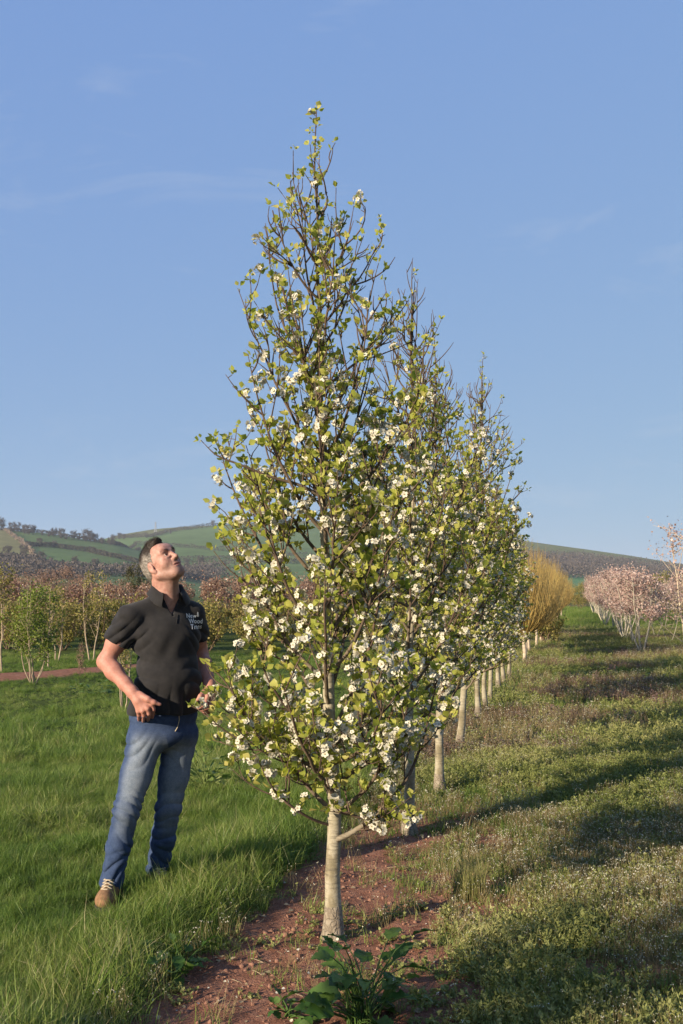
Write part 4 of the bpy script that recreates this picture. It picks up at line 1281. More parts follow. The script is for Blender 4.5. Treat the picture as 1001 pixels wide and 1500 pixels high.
for seed, (px, py), n_, H_, R_, ls, lab in [
    (801, (528, 1492), 54, 0.33, 0.20, 0.10, 'large dark green lobed weed on bare earth before the tallest pear'),
    (802, (262, 1418), 24, 0.13, 0.13, 0.075, 'flat broad leaved weed in the grass edge by the bare earth'),
    (803, (300, 1163), 60, 0.34, 0.19, 0.085, 'pale green leafy weed in the grass beside the man\'s legs'),
    (804, (425, 1475), 16, 0.06, 0.10, 0.05, 'small dark rosette weed at the edge of the bare earth'),
    (805, (135, 1020), 26, 0.22, 0.30, 0.10, 'dark leafy clump in the grass at the man\'s elbow')]:
    g = G(px, py); o = broad_weed(seed, n_, H_, R_, ls, M['paleweed'] if seed == 803 else M['bigweed'])
    o.location = (g[0], g[1], float(gz(g[0], g[1]))); tag(o, lab, 'weed')
# tussock of dry pale grass beside the bare strip
def tussock(px, py, n, lmax, lab, mat):
    mb = MB(); blade_set(mb, n, 0.08, lmax * 0.45, lmax, 0.0016, 0.55, 0.3, 1.0, 3, np.random.default_rng(int(px)))
    o = obj('grass_tussock', mb.mesh('grass_tussock', mat, smooth_sh=False))
    g = G(px, py); o.location = (g[0], g[1], float(gz(g[0], g[1])))
    tag(o, lab, 'grass')
M['tussock'] = leafy('tussock_blade', [(0.0, (0.10, 0.12, 0.03)), (0.6, (0.22, 0.225, 0.08)), (1.0, (0.34, 0.31, 0.15))], 0.3, 0.5)
tussock(688, 1308, 420, 0.27, 'upright pale yellow grass tussock at the edge of the bare strip', M['tussock'])
# ------------------------------------------------------------------ the man
MY = 5.0
MX = float(P(238, 1000, MY)[0])
M0 = np.array([MX, MY, 0.0])
def L(px, py, dy=0.0):
    return P(px, py, MY + dy) - M0

class Field:
    """signed distance on a grid, grown from smoothly joined shapes, skinned as one surface"""
    def __init__(s, lo, hi, h):
        s.h = h; s.lo = np.array(lo, float)
        s.n = np.ceil((np.array(hi) - s.lo) / h).astype(int) + 1
        s.f = np.full(s.n, 0.2, np.float32)
    def box(s, lo, hi):
        a = np.clip(np.floor((np.array(lo) - s.lo) / s.h).astype(int), 0, s.n - 1)
        b_ = np.clip(np.ceil((np.array(hi) - s.lo) / s.h).astype(int) + 1, 1, s.n)
        if (b_ <= a).any(): return None, None
        sl = tuple(slice(i, j) for i, j in zip(a, b_))
        g = np.meshgrid(*[(np.arange(i, j) * s.h + o).astype(np.float32) for i, j, o in zip(a, b_, s.lo)], indexing='ij')
        return sl, np.stack(g, -1)
    def op(s, lo, hi, fn, k, mode='u'):
        sl, g = s.box(lo, hi)
        if sl is None: return
        d = fn(g); a = s.f[sl]
        if mode == 'u':
            h = np.clip(0.5 + 0.5 * (a - d) / k, 0, 1)
            s.f[sl] = a + (d - a) * h - k * h * (1 - h)
        elif mode == 's':
            h = np.clip(0.5 - 0.5 * (a + d) / k, 0, 1)
            s.f[sl] = a + (-d - a) * h + k * h * (1 - h)
        elif mode == 'i':
            s.f[sl] = np.maximum(a, d)
        elif mode == '+':
            s.f[sl] = a + d
    def cone(s, a, b_, ra, rb, k=0.02, mode='u'):
        a = np.asarray(a, float); b_ = np.asarray(b_, float)
        pad = max(ra, rb) + k + 3 * s.h
        ab = (b_ - a).astype(np.float32); l2 = float(ab @ ab) + 1e-12
        def fn(g):
            p = g - a.astype(np.float32)
            t = np.clip((p @ ab) / l2, 0, 1)
            return np.linalg.norm(p - t[..., None] * ab, axis=-1) - (ra + (rb - ra) * t)
        s.op(np.minimum(a, b_) - pad, np.maximum(a, b_) + pad, fn, k, mode)
    def ell(s, c, r, R=None, k=0.02, mode='u'):
        c = np.asarray(c, float); r = np.asarray(r, float); R = np.eye(3) if R is None else R
        pad = r.max() + k + 3 * s.h
        def fn(g):
            q_ = (g - c.astype(np.float32)) @ R.astype(np.float32)
            k0 = np.linalg.norm(q_ / r.astype(np.float32), axis=-1); k1 = np.linalg.norm(q_ / (r * r).astype(np.float32), axis=-1)
            return k0 * (k0 - 1) / (k1 + 1e-6)
        s.op(c - pad, c + pad, fn, k, mode)
    def everywhere(s, fn, mode):
        hi = s.lo + (s.n - 1) * s.h
        s.op(s.lo, hi, fn, 0.01, mode)
    def skin(s):
        f = s.f; ins = f < 0
        n = s.n
        c = [ins[i:n[0] - 1 + i, j:n[1] - 1 + j, k:n[2] - 1 + k] for i in (0, 1) for j in (0, 1) for k in (0, 1)]
        cnt = sum(x_.astype(np.int8) for x_ in c)
        act = np.argwhere((cnt > 0) & (cnt < 8))
        idx = np.full(n - 1, -1, np.int32); idx[act[:, 0], act[:, 1], act[:, 2]] = np.arange(len(act))
        acc = np.zeros((len(act), 3)); num = np.zeros(len(act))
        corners = np.array([(i, j, k) for i in (0, 1) for j in (0, 1) for k in (0, 1)])
        val = np.stack([f[act[:, 0] + i, act[:, 1] + j, act[:, 2] + k] for i, j, k in corners], 1)
        for a in range(8):
            for b_ in range(a + 1, 8):
                if np.abs(corners[a] - corners[b_]).sum() != 1: continue
                va, vb = val[:, a], val[:, b_]
                m_ = (va < 0) != (vb < 0)
                t = va / np.where(m_, va - vb, 1)
                acc += np.where(m_[:, None], corners[a] + t[:, None] * (corners[b_] - corners[a]), 0); num += m_
        V = (act + acc / num[:, None]) * s.h + s.lo
        quads = []
        for ax in range(3):
            u_, w_ = (ax + 1) % 3, (ax + 2) % 3
            sl0 = [slice(None)] * 3; sl1 = [slice(None)] * 3
            sl0[ax] = slice(0, n[ax] - 1); sl1[ax] = slice(1, n[ax])
            A = ins[tuple(sl0)]; B = ins[tuple(sl1)]
            e = np.argwhere(A != B)
            e = e[(e[:, u_] > 0) & (e[:, w_] > 0) & (e[:, u_] < n[u_] - 1) & (e[:, w_] < n[w_] - 1)]
            flip = B[e[:, 0], e[:, 1], e[:, 2]]
            def at_(du, dw):
                q_ = e.copy(); q_[:, u_] -= du; q_[:, w_] -= dw
                return idx[q_[:, 0], q_[:, 1], q_[:, 2]]
            q_ = np.stack([at_(1, 1), at_(0, 1), at_(0, 0), at_(1, 0)], 1)
            q_[flip] = q_[flip][:, ::-1]
            quads.append(q_)
        Q = np.concatenate(quads)
        return V, Q[(Q >= 0).all(1)]

def sm3(p, f, seed):
    """cheap smooth 3D noise, about -1..1"""
    r = np.random.default_rng(seed); t = 0
    for i in range(5):
        w = r.normal(0, 1, 3); w *= np.array(f) / np.linalg.norm(w)
        t = t + np.sin(p @ w.astype(np.float32) * 6.283 + r.uniform(0, 6.28))
    return t / 3.0

YAW = math.radians(28)
FW = np.array([math.sin(YAW), -math.cos(YAW), 0]); RT = np.array([-math.cos(YAW), -math.sin(YAW), 0]); UP = np.array([0, 0, 1.0])
RB3 = np.stack([RT, FW, UP], 1)            # torso axes
# head axes: turned and tipped back to look up at the tree
ps, th, ro = math.radians(50), math.radians(31), math.radians(13)
hF = np.array([math.sin(ps) * math.cos(th), -math.cos(ps) * math.cos(th), math.sin(th)])
hR0 = np.array([-math.cos(ps), -math.sin(ps), 0]); hU0 = np.cross(hR0, hF); hU0 = hU0 if hU0[2] > 0 else -hU0
hR = hR0 * math.cos(ro) - hU0 * math.sin(ro); hU = hU0 * math.cos(ro) + hR0 * math.sin(ro)
HR3 = np.stack([hR, hF, hU], 1)
HC = L(236, 825, -0.03)
def hp(a, b_, c): return HC + hR * a + hF * b_ + hU * c

NECK = L(245, 865, 0.025)
SHR, SHL = L(190, 905, -0.085), L(282, 900, 0.095)
ELR, ELL = L(155, 968, -0.09), L(294, 958, 0.20)
WRR, WRL = L(194, 1012, -0.205), L(307, 1001, 0.015)
CHEST, BELLY, HIP = L(244, 940, 0.0), L(246, 996, -0.01), L(239, 1050, 0.0)

body = Field((-0.42, -0.36, 0.84), (0.34, 0.30, 1.80), 0.0033)
# trunk of the body under the clothes
body.ell(CHEST, (0.140, 0.090, 0.15), RB3, 0.04); body.ell(BELLY, (0.138, 0.095, 0.13), RB3, 0.04); body.ell(HIP, (0.14, 0.09, 0.10), RB3, 0.04)
for S_ in (SHR, SHL):
    body.cone(NECK + UP * -0.07, S_, 0.055, 0.05, 0.04)
def arm(S_, E_, W_):
    body.cone(S_, S_ * 0.45 + E_ * 0.55, 0.050, 0.046, 0.02)
    body.cone(S_ * 0.45 + E_ * 0.55, E_, 0.046, 0.037, 0.03)
    d = W_ - E_
    body.cone(E_, E_ + d * 0.32, 0.037, 0.0405, 0.03)
    body.cone(E_ + d * 0.32, E_ + d * 0.75, 0.0405, 0.031, 0.025)
    body.cone(E_ + d * 0.75, W_, 0.031, 0.0265, 0.02)
arm(SHR, ELR, WRR); arm(SHL, ELL, WRL)
def hand(W_, kn, chains, thumb, kk=0.012):
    c = sum(kn) / len(kn)
    body.cone(W_, W_ * 0.5 + c * 0.5, 0.027, 0.030, 0.02)
    for k_ in kn:
        body.cone(W_ * 0.65 + c * 0.35, k_, 0.0175, 0.0125, 0.014)
    for k_, ch in zip(kn, chains):
        p0 = k_; r0 = 0.0112
        for j, q_ in enumerate(ch):
            body.cone(p0, q_, r0, r0 - 0.0012, 0.004); p0 = q_; r0 -= 0.0012
    p0 = thumb[0]; r0 = 0.0165
    for q_ in thumb[1:]:
        body.cone(p0, q_, r0, r0 - 0.0028, 0.008); p0 = q_; r0 -= 0.0028
hand(WRR, [L(223, 1030, -.232), L(216.5, 1036.5, -.240), L(209.5, 1040, -.238), L(203, 1040.5, -.226)],
     [[L(225, 1038, -.225), L(223.5, 1047, -.165), L(223, 1052, -.10)], [L(218.5, 1044, -.230), L(217.5, 1051, -.165), L(217, 1056, -.10)], [L(211, 1046.5, -.226), L(210.5, 1052.5, -.16), L(210, 1057, -.10)], [L(204, 1046, -.212), L(204, 1051, -.15), L(204, 1055, -.10)]],
     [L(205, 1016, -.222), L(217, 1023, -.246), L(226, 1027.5, -.246), L(234.5, 1030.5, -.238)])
hand(WRL, [L(304, 1019, -.075), L(309, 1022.5, -.055), L(311.5, 1027, -.035), L(311, 1031, -.012)],
     [[L(300.5, 1031, -.095), L(291, 1036, -.085)], [L(306, 1034.5, -.072), L(296, 1039, -.07)], [L(308, 1038, -.05), L(299, 1042, -.05)], [L(307.5, 1041, -.025), L(300, 1044, -.03)]],
     [L(304.5, 1008, -.01), L(299, 1013.5, -.06), L(294, 1018.5, -.085), L(289.5, 1024, -.085)])
# neck and head
body.cone(NECK + UP * -0.05 + FW * -0.01, hp(0, -0.028, -0.045), 0.066, 0.060, 0.035)
body.cone(NECK + FW * 0.035 + UP * 0.0, hp(0, 0.034, -0.085), 0.046, 0.040, 0.04)
body.ell(hp(0, -0.012, 0.035), (0.076, 0.098, 0.088), HR3, 0.03)
body.ell(hp(0, 0.038, -0.022), (0.064, 0.062, 0.092), HR3, 0.03)
body.cone(hp(-0.024, 0.072, 0.042), hp(0.024, 0.072, 0.042), 0.029, 0.029, 0.035)
body.ell(hp(0, 0.070, -0.092), (0.036, 0.030, 0.026), HR3, 0.025)
for sgn in (-1, 1):
    body.cone(hp(sgn * 0.056, -0.002, -0.062), hp(sgn * 0.020, 0.074, -0.098), 0.020, 0.018, 0.025)
    body.ell(hp(sgn * 0.040, 0.066, -0.028), (0.026, 0.024, 0.028), HR3, 0.025)
    body.cone(hp(sgn * 0.014, 0.098, 0.024), hp(sgn * 0.046, 0.082, 0.026), 0.0085, 0.008, 0.012)
    body.ell(hp(sgn * 0.0325, 0.104, 0.006), (0.017, 0.0135, 0.0115), HR3, 0.014, 's')
    body.ell(hp(sgn * 0.0325, 0.0815, 0.006), (0.0155, 0.0145, 0.0145), HR3, 0.004)
    body.cone(hp(sgn * 0.022, 0.101, 0.0055), hp(sgn * 0.043, 0.096, 0.0055), 0.0038, 0.0032, 0.003, 's')
    body.cone(hp(sgn * 0.020, 0.100, -0.008), hp(sgn * 0.040, 0.092, -0.010), 0.004, 0.004, 0.01)
    # ear
    Re = HR3
    body.ell(hp(sgn * 0.079, -0.006, -0.010), (0.0085, 0.019, 0.031), Re, 0.008)
    body.ell(hp(sgn * 0.075, 0.004, -0.038), (0.007, 0.010, 0.011), Re, 0.008)
    body.ell(hp(sgn * 0.090, -0.002, -0.008), (0.0085, 0.0105, 0.020), Re, 0.005, 's')
# nose
body.cone(hp(0, 0.097, 0.018), hp(0, 0.119, -0.024), 0.0085, 0.0112, 0.014)
body.ell(hp(0, 0.120, -0.027), (0.0112, 0.0115, 0.010), HR3, 0.008)
for sgn in (-1, 1):
    body.ell(hp(sgn * 0.0125, 0.109, -0.030), (0.0095, 0.0115, 0.009), HR3, 0.006)
    body.ell(hp(sgn * 0.0065, 0.118, -0.041), (0.0038, 0.006, 0.005), HR3, 0.003, 's')
# mouth
body.ell(hp(0, 0.088, -0.061), (0.034, 0.017, 0.022), HR3, 0.018)
body.ell(hp(0, 0.1005, -0.0580), (0.025, 0.0070, 0.0045), HR3, 0.006)
body.ell(hp(0, 0.0995, -0.0685), (0.021, 0.0075, 0.0055), HR3, 0.006)
body.cone(hp(-0.027, 0.1015, -0.0635), hp(0.027, 0.1015, -0.0635), 0.0032, 0.0032, 0.004, 's')
body.cone(hp(-0.02, 0.107, -0.0635), hp(0.02, 0.107, -0.0635), 0.0030, 0.0030, 0.003, 's')
for sgn in (-1, 1):        # nose-to-mouth folds
    body.cone(hp(sgn * 0.021, 0.110, -0.034), hp(sgn * 0.034, 0.098, -0.062), 0.0035, 0.003, 0.008, 's')
BV, BQ = body.skin()
def shrink(V):
    """the head a little smaller, easing off into the neck"""
    V = np.asarray(V, float); d = np.linalg.norm(V - HC, axis=-1, keepdims=True)
    return HC + (V - HC) * (1 - 0.08 * smooth(0.20, 0.125, d))
hc = (BV - HC) @ HR3
inhead = np.linalg.norm(hc, axis=1) < 0.2
lip = inhead * np.exp(-((hc[:, 2] + 0.0635) / 0.0085) ** 2) * np.exp(-(hc[:, 0] / 0.021) ** 4) * smooth(0.090, 0.098, hc[:, 1])
stub = inhead * smooth(-0.03, -0.055, hc[:, 2]) * smooth(0.0, 0.03, hc[:, 1] + 0.4 * (-0.05 - hc[:, 2])) * (1 - lip)
arms_ = (BV[:, 2] < 1.33).astype(float)
m, nt, b = nmat('skin')
n1 = noise_n(nt, 55, 5); n2 = noise_n(nt, 260, 4)
cs = ramp(nt, n1, [(0.3, (0.28, 0.135, 0.105)), (0.5, (0.37, 0.20, 0.16)), (0.7, (0.44, 0.26, 0.215))])
cs = mixc(nt, math_n(nt, 'MULTIPLY', attr(nt, 'arm'), 0.55), cs, (0.38, 0.16, 0.115))
cs = mixc(nt, math_n(nt, 'MULTIPLY', attr(nt, 'stubble'), 0.40), cs, (0.25, 0.17, 0.14))
cs = mixc(nt, math_n(nt, 'MULTIPLY', attr(nt, 'lip'), 0.8), cs, (0.34, 0.12, 0.105))
nt.links.new(cs, b.inputs['Base Color'])
b.inputs['Roughness'].default_value = 0.55
b.inputs['Specular IOR Level'].default_value = 0.3
b.inputs['Subsurface Weight'].default_value = 0.15
b.inputs['Subsurface Radius'].default_value = (0.012, 0.005, 0.003)
b.inputs['Subsurface Scale'].default_value = 1.0
bump(nt, b, math_n(nt, 'ADD', n2, n1), 0.25, 0.003)
man = empty('person', (M0[0], M0[1], float(gz(M0[0], M0[1]))))
GZ0 = float(gz(M0[0], M0[1]))
tag(man, 'man in black polo shirt and blue jeans, hands at pockets, gazing up', 'person')
BV = shrink(BV)
bod = obj('body', new_mesh('body', BV, BQ, {'lip': lip, 'stubble': stub, 'arm': arms_}, m, True), man)

# eyes
def uv_ball(c, r, nu=14, nv=10, R=np.eye(3)):
    V, T = [], []
    for i in range(nv + 1):
        for j in range(nu):
            t_, p_ = math.pi * i / nv, 2 * math.pi * j / nu
            V.append(c + R @ (np.array([math.sin(t_) * math.cos(p_), math.cos(t_), math.sin(t_) * math.sin(p_)]) * r))
    for i in range(nv):
        for j in range(nu):
            a, b2 = i * nu + j, i * nu + (j + 1) % nu
            T += [[a, b2, b2 + nu], [a, b2 + nu, a + nu]]
    return np.array(V), np.array(T)
m, nt, b = nmat('eye')
nt.links.new(ramp(nt, attr(nt, 'tint'), [(0.0, (0.01, 0.008, 0.006)), (0.18, (0.06, 0.035, 0.02)), (0.42, (0.075, 0.045, 0.025)), (0.5, (0.62, 0.58, 0.54))]), b.inputs['Base Color'])
b.inputs['Roughness'].default_value = 0.12
M['eye'] = m
m, nt, b = nmat('short_hair')
n1 = noise_n(nt, 120, 4)
nt.links.new(mixc(nt, attr(nt, 'tint'), ramp(nt, n1, [(0.3, (0.016, 0.012, 0.010)), (0.7, (0.045, 0.034, 0.027))]), ramp(nt, n1, [(0.3, (0.13, 0.115, 0.10)), (0.7, (0.34, 0.31, 0.28))])), b.inputs['Base Color'])
b.inputs['Roughness'].default_value = 0.55
M['hair'] = m
for sgn in (-1, 1):
    c = hp(sgn * 0.0325, 0.0825, 0.006)
    V, T = uv_ball(c, 0.0138, R=HR3)
    ang = np.arccos(np.clip(((V - c) @ (hF * 0.93 + hU * 0.2)) / 0.0138 / 0.95, -1, 1))
    obj('eye', new_mesh('eye', shrink(V), T, {'tint': np.clip(ang / 1.2, 0, 1)}, M['eye'], True), bod)
    mb = MB()
    t = np.linspace(0, 1, 8)
    pts = np.array([hp(sgn * (0.013 + 0.040 * q_), 0.1095 - 0.024 * q_ ** 1.5, 0.0255 + 0.007 * math.sin(q_ * 2.6)) for q_ in t])
    rb = np.random.default_rng(5)
    for q_ in rb.uniform(0, 1, 340):
        i0 = q_ * 7; k0 = min(int(i0), 6); p = pts[k0] + (pts[k0 + 1] - pts[k0]) * (i0 - k0) + hU * rb.normal(0, 0.0030) - hF * 0.002
        dd = hR * sgn * 0.8 + hU * rb.normal(0.2, 0.35) + hF * 0.15; dd /= np.linalg.norm(dd)
        mb.add([p - hU * 0.0008, p + hU * 0.0008, p + dd * 0.009 + hF * 0.002], [[0, 1, 2]], rb.uniform(0, 0.2))
    mb.v = [shrink(v_) for v_ in mb.v]
    obj('eyebrow', mb.mesh('eyebrow', M['hair']), bod)

# hair
hair = Field(tuple(HC - 0.17), tuple(HC + 0.17), 0.003)
hair.ell(hp(0, -0.015, 0.036), (0.080, 0.100, 0.091), HR3, 0.02)
hair.ell(hp(0.0, 0.030, 0.112), (0.042, 0.048, 0.019), HR3, 0.025)
hair.ell(hp(0, -0.055, -0.01), (0.064, 0.055, 0.06), HR3, 0.03)
def hair_cut(g):
    q_ = (g - HC.astype(np.float32)) @ HR3.astype(np.float32)
    lim = np.interp(q_[..., 2], [-0.075, -0.06, -0.035, -0.02, 0.0, 0.03, 0.055, 0.08, 0.10, 0.13], [-0.2, -0.055, -0.045, -0.03, 0.018, 0.022, 0.036, 0.052, 0.066, 0.085])
    lim = lim - 0.016 * smooth(0.02, 0.05, np.abs(q_[..., 0])) * smooth(0.045, 0.075, q_[..., 2])
    ear = 0.036 - np.linalg.norm((q_ - np.array([0, -0.002, -0.012], np.float32)) / np.array([10, 0.75, 1.05], np.float32), axis=-1) + 0 * lim
    ear = np.where(np.abs(q_[..., 0]) > 0.05, ear, -1)
    return np.maximum((q_[..., 1] - lim) * 0.8, ear * 0.7).astype(np.float32)
hair.everywhere(hair_cut, 'i')
hair.everywhere(lambda g: (0.0016 * sm3(g, (60, 60, 60), 3)).astype(np.float32), '+')
HV, HQ = hair.skin()
q_ = (HV - HC) @ HR3
grey = np.clip(1 - smooth(0.045, 0.085, q_[:, 2] + 0.012 * np.sin(q_[:, 1] * 90)), 0, 1) * 0.9
hair_o = obj('hair', new_mesh('hair', shrink(HV), HQ, {'tint': grey}, M['hair'], True), man)
r_ = np.random.default_rng(19)
mb = MB()
pick = r_.integers(0, len(HV), 9000)
for j in pick:
    p = HV[j]; o_ = p - hp(0, -0.016, 0.03); o_ /= np.linalg.norm(o_)
    if np.linalg.norm(p - hp(0, -0.016, 0.037)) < 0.070: continue
    top = smooth(0.06, 0.10, q_[j, 2])
    comb = o_ * 0.12 + (hF * 0.45 + hU * 0.75 + hR * 0.3) * top + (-hF * 0.5 - hU * 0.55) * (1 - top) + r_.normal(0, 0.22, 3)
    comb = comb - o_ * (comb @ o_) * 0.8
    comb /= np.linalg.norm(comb); ln = (0.008 + 0.009 * top) * r_.uniform(0.6, 1.3)
    sd = np.cross(comb, o_); sd /= np.linalg.norm(sd) + 1e-9
    mb.add([p - sd * 0.0007 - o_ * 0.001, p + sd * 0.0007 - o_ * 0.001, p + comb * ln + o_ * 0.0025], [[0, 1, 2]], np.clip(grey[j] + r_.normal(0, 0.15), 0, 1))
mb.v = [shrink(v_) for v_ in mb.v]
obj('strands', mb.mesh('strands', M['hair'], smooth_sh=False), hair_o)

# jeans
jeans = Field((-0.46, -0.36, 0.03), (0.30, 0.36, 1.02), 0.0045)
KNR, ANR = L(186, 1184, -0.13), L(163, 1291, -0.075)
KNL, ANL = L(247, 1183, 0.055), L(231, 1272, 0.165)
HJR, HJL = L(214, 1082, -0.055), L(264, 1080, 0.055)
jeans.ell(L(240, 1047, 0.0), (0.172, 0.122, 0.085), RB3, 0.03)
jeans.ell(L(239, 1072, 0.005), (0.172, 0.128, 0.085), RB3, 0.03)
for H_, K_, A_, w_ in ((HJR, KNR, ANR, 0.0), (HJL, KNL, ANL, 0.0)):
    jeans.cone(H_, H_ * 0.45 + K_ * 0.55, 0.086, 0.071, 0.035)
    jeans.cone(H_ * 0.45 + K_ * 0.55, K_, 0.071, 0.060, 0.03)
    jeans.cone(K_, K_ * 0.55 + A_ * 0.45, 0.059, 0.056, 0.02)
    jeans.cone(K_ * 0.55 + A_ * 0.45, A_, 0.056, 0.049, 0.02)
    jeans.cone(A_, A_ + (A_ - K_) * 0.05, 0.049, 0.053, 0.02)
def crease(x_):
    return 1 - 2 * np.abs(np.sin(x_ * 0.5)) ** 0.75
def denim_folds(g):
    z = g[..., 2]; out = np.zeros(z.shape, np.float32)
    for K_, A_, H_, sd in ((KNR, ANR, HJR, 1), (KNL, ANL, HJL, 2)):
        near = np.exp(-(np.linalg.norm(g[..., :2] - (K_[:2] * 0.5 + A_[:2] * 0.5).astype(np.float32), axis=-1) / 0.16) ** 4)
        w = sm3(g, (4, 4, 4), sd) * 1.3
        slant = (g[..., 0] * (1 if sd == 1 else -0.8) + g[..., 1] * 0.5)
        kn_ = np.exp(-((z - K_[2]) / 0.07) ** 2) * crease((z + 0.35 * slant) * 150 + w * 3.0)
        an_ = np.exp(-((z - A_[2] - 0.05) / 0.09) ** 2) * crease((z - 0.5 * slant) * 105 + w * 3.5)
        th_ = np.exp(-((z - H_[2] + 0.05) / 0.09) ** 2) * crease((z - 0.9 * slant) * 95 + w * 3.0)
        cf_ = np.exp(-((z - (K_[2] + A_[2]) / 2) / 0.10) ** 2) * crease((z + 0.9 * slant) * 62 + w * 3.5)
        out += near * (0.0066 * kn_ + 0.0072 * an_ + 0.0050 * th_ + 0.0056 * cf_)
    return (out + 0.0015 * sm3(g, (12, 12, 9), 9)).astype(np.float32)
jeans.everywhere(denim_folds, '+')
hemR = (ANR + (ANR - KNR) * 0.04); hemL = (ANL + (ANL - KNL) * 0.04)
def hem_cut(g):
    a_ = (ANR - KNR) / np.linalg.norm(ANR - KNR); c_ = (ANL - KNL) / np.linalg.norm(ANL - KNL)
    dr = (g - hemR.astype(np.float32)) @ a_.astype(np.float32); dl = (g - hemL.astype(np.float32)) @ c_.astype(np.float32)
    nearR = np.linalg.norm(g[..., :2] - ANR[:2].astype(np.float32), axis=-1) < np.linalg.norm(g[..., :2] - ANL[:2].astype(np.float32), axis=-1)
    low = g[..., 2] < 0.3
    return np.where(low, np.where(nearR, dr, dl), -0.05).astype(np.float32)
jeans.everywhere(hem_cut, 'i')
JV, JQ = jeans.skin()
def axis_front(V, A_, B_):
    ab = B_ - A_; t = np.clip(((V - A_) @ ab) / (ab @ ab), 0, 1)
    d = V - A_ - t[:, None] * ab
    return d @ FW / (np.linalg.norm(d, axis=1) + 1e-6), np.linalg.norm(d, axis=1), t
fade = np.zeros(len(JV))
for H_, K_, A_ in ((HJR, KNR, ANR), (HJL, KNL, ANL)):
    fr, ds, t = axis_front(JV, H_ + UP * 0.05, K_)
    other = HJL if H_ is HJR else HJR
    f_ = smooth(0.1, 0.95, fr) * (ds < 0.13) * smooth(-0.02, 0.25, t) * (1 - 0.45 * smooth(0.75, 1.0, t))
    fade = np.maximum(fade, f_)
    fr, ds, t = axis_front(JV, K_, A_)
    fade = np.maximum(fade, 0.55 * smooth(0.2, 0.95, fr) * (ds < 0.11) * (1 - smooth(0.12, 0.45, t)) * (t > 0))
m, nt, b = nmat('denim')
n1 = noise_n(nt, 26, 6, 0.7); n2 = noise_n(nt, 700, 2, 0.5, mapscale=(1, 1, 0.35))
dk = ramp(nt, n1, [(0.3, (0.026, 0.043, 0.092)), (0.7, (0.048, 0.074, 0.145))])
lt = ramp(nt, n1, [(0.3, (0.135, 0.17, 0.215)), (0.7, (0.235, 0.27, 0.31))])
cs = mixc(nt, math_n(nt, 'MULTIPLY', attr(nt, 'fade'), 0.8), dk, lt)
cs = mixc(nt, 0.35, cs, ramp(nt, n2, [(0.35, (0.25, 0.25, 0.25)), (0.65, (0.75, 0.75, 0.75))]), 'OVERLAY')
nt.links.new(cs, b.inputs['Base Color'])
b.inputs['Roughness'].default_value = 0.9
b.inputs['Specular IOR Level'].default_value = 0.1
bump(nt, b, math_n(nt, 'ADD', n2, n1), 0.35, 0.002)
M['denim'] = m
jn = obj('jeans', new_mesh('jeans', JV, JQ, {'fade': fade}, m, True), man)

# polo shirt
shirt = Field((-0.36, -0.30, 0.84), (0.32, 0.32, 1.50), 0.004)
shirt.ell(CHEST + UP * 0.012, (0.172, 0.120, 0.165), RB3, 0.05)
shirt.ell(BELLY + FW * 0.012, (0.163, 0.125, 0.15), RB3, 0.06)
shirt.ell(L(240, 1037, 0.0) + FW * 0.006, (0.177, 0.135, 0.11), RB3, 0.05)
SLR = SHR * 0.43 + ELR * 0.57; SLL = SHL * 0.43 + ELL * 0.57
for S_, E_ in ((SHR, SLR), (SHL, SLL)):
    shirt.cone(NECK + UP * -0.056, S_ + UP * 0.004, 0.062, 0.057, 0.045)
    shirt.cone(S_ + UP * 0.004, S_ * 0.5 + E_ * 0.5, 0.058, 0.060, 0.035)
    shirt.cone(S_ * 0.5 + E_ * 0.5, E_ + (E_ - S_) * 0.3, 0.060, 0.064, 0.02)
HEM = L(240, 1042, 0)
def shirt_folds(g):
    u_ = (g @ RT.astype(np.float32)) ; z = g[..., 2]; f_ = g @ FW.astype(np.float32)
    w = sm3(g, (3.5, 3.5, 3.5), 5)
    low = np.exp(-((z - HEM[2]) / 0.10) ** 2) * crease(u_ * 70 + 8 * z + w * 2.6) * 0.0050
    side = np.exp(-((z - BELLY[2] - 0.02) / 0.11) ** 2) * smooth(0.02, 0.15, np.abs(u_ - 0.0)) * crease((z - 0.55 * np.abs(u_)) * 80 + w * 3.0) * 0.0050
    pit = np.exp(-((z - SHR[2] + 0.09) / 0.07) ** 2) * smooth(0.06, 0.14, np.abs(u_)) * crease((z + 0.9 * np.abs(u_)) * 95 + w * 2.5) * 0.0042
    sleeve = smooth(0.17, 0.22, u_) * np.sin((z + 0.6 * f_) * 90 + w * 3) * 0.0028
    drape = np.exp(-((z - CHEST[2]) / 0.09) ** 2) * np.sin(u_ * 40 + z * 22 + w * 3) * 0.0018
    return (1.5 * (low + side + pit) + 1.2 * sleeve + 1.6 * drape + 0.0012 * sm3(g, (14, 14, 10), 8)).astype(np.float32)
shirt.everywhere(shirt_folds, '+')
def shirt_cut(g):
    wav = 0.006 * np.sin((g @ RT.astype(np.float32)) * 26)
    hem = (HEM[2] - 0.004 * 0 + wav) - g[..., 2]
    aR = (ELR - SHR) / np.linalg.norm(ELR - SHR); aL = (ELL - SHL) / np.linalg.norm(ELL - SHL)
    outR = np.linalg.norm(g - SLR.astype(np.float32), axis=-1) < 0.14
    outL = np.linalg.norm(g - SLL.astype(np.float32), axis=-1) < 0.13
    d = hem
    dR = (g - SLR.astype(np.float32)) @ aR.astype(np.float32); dL = (g - SLL.astype(np.float32)) @ aL.astype(np.float32)
    d = np.where(outR, np.maximum(d, dR), d); d = np.where(outL, np.maximum(d, dL), d)
    return d.astype(np.float32)
shirt.everywhere(shirt_cut, 'i')
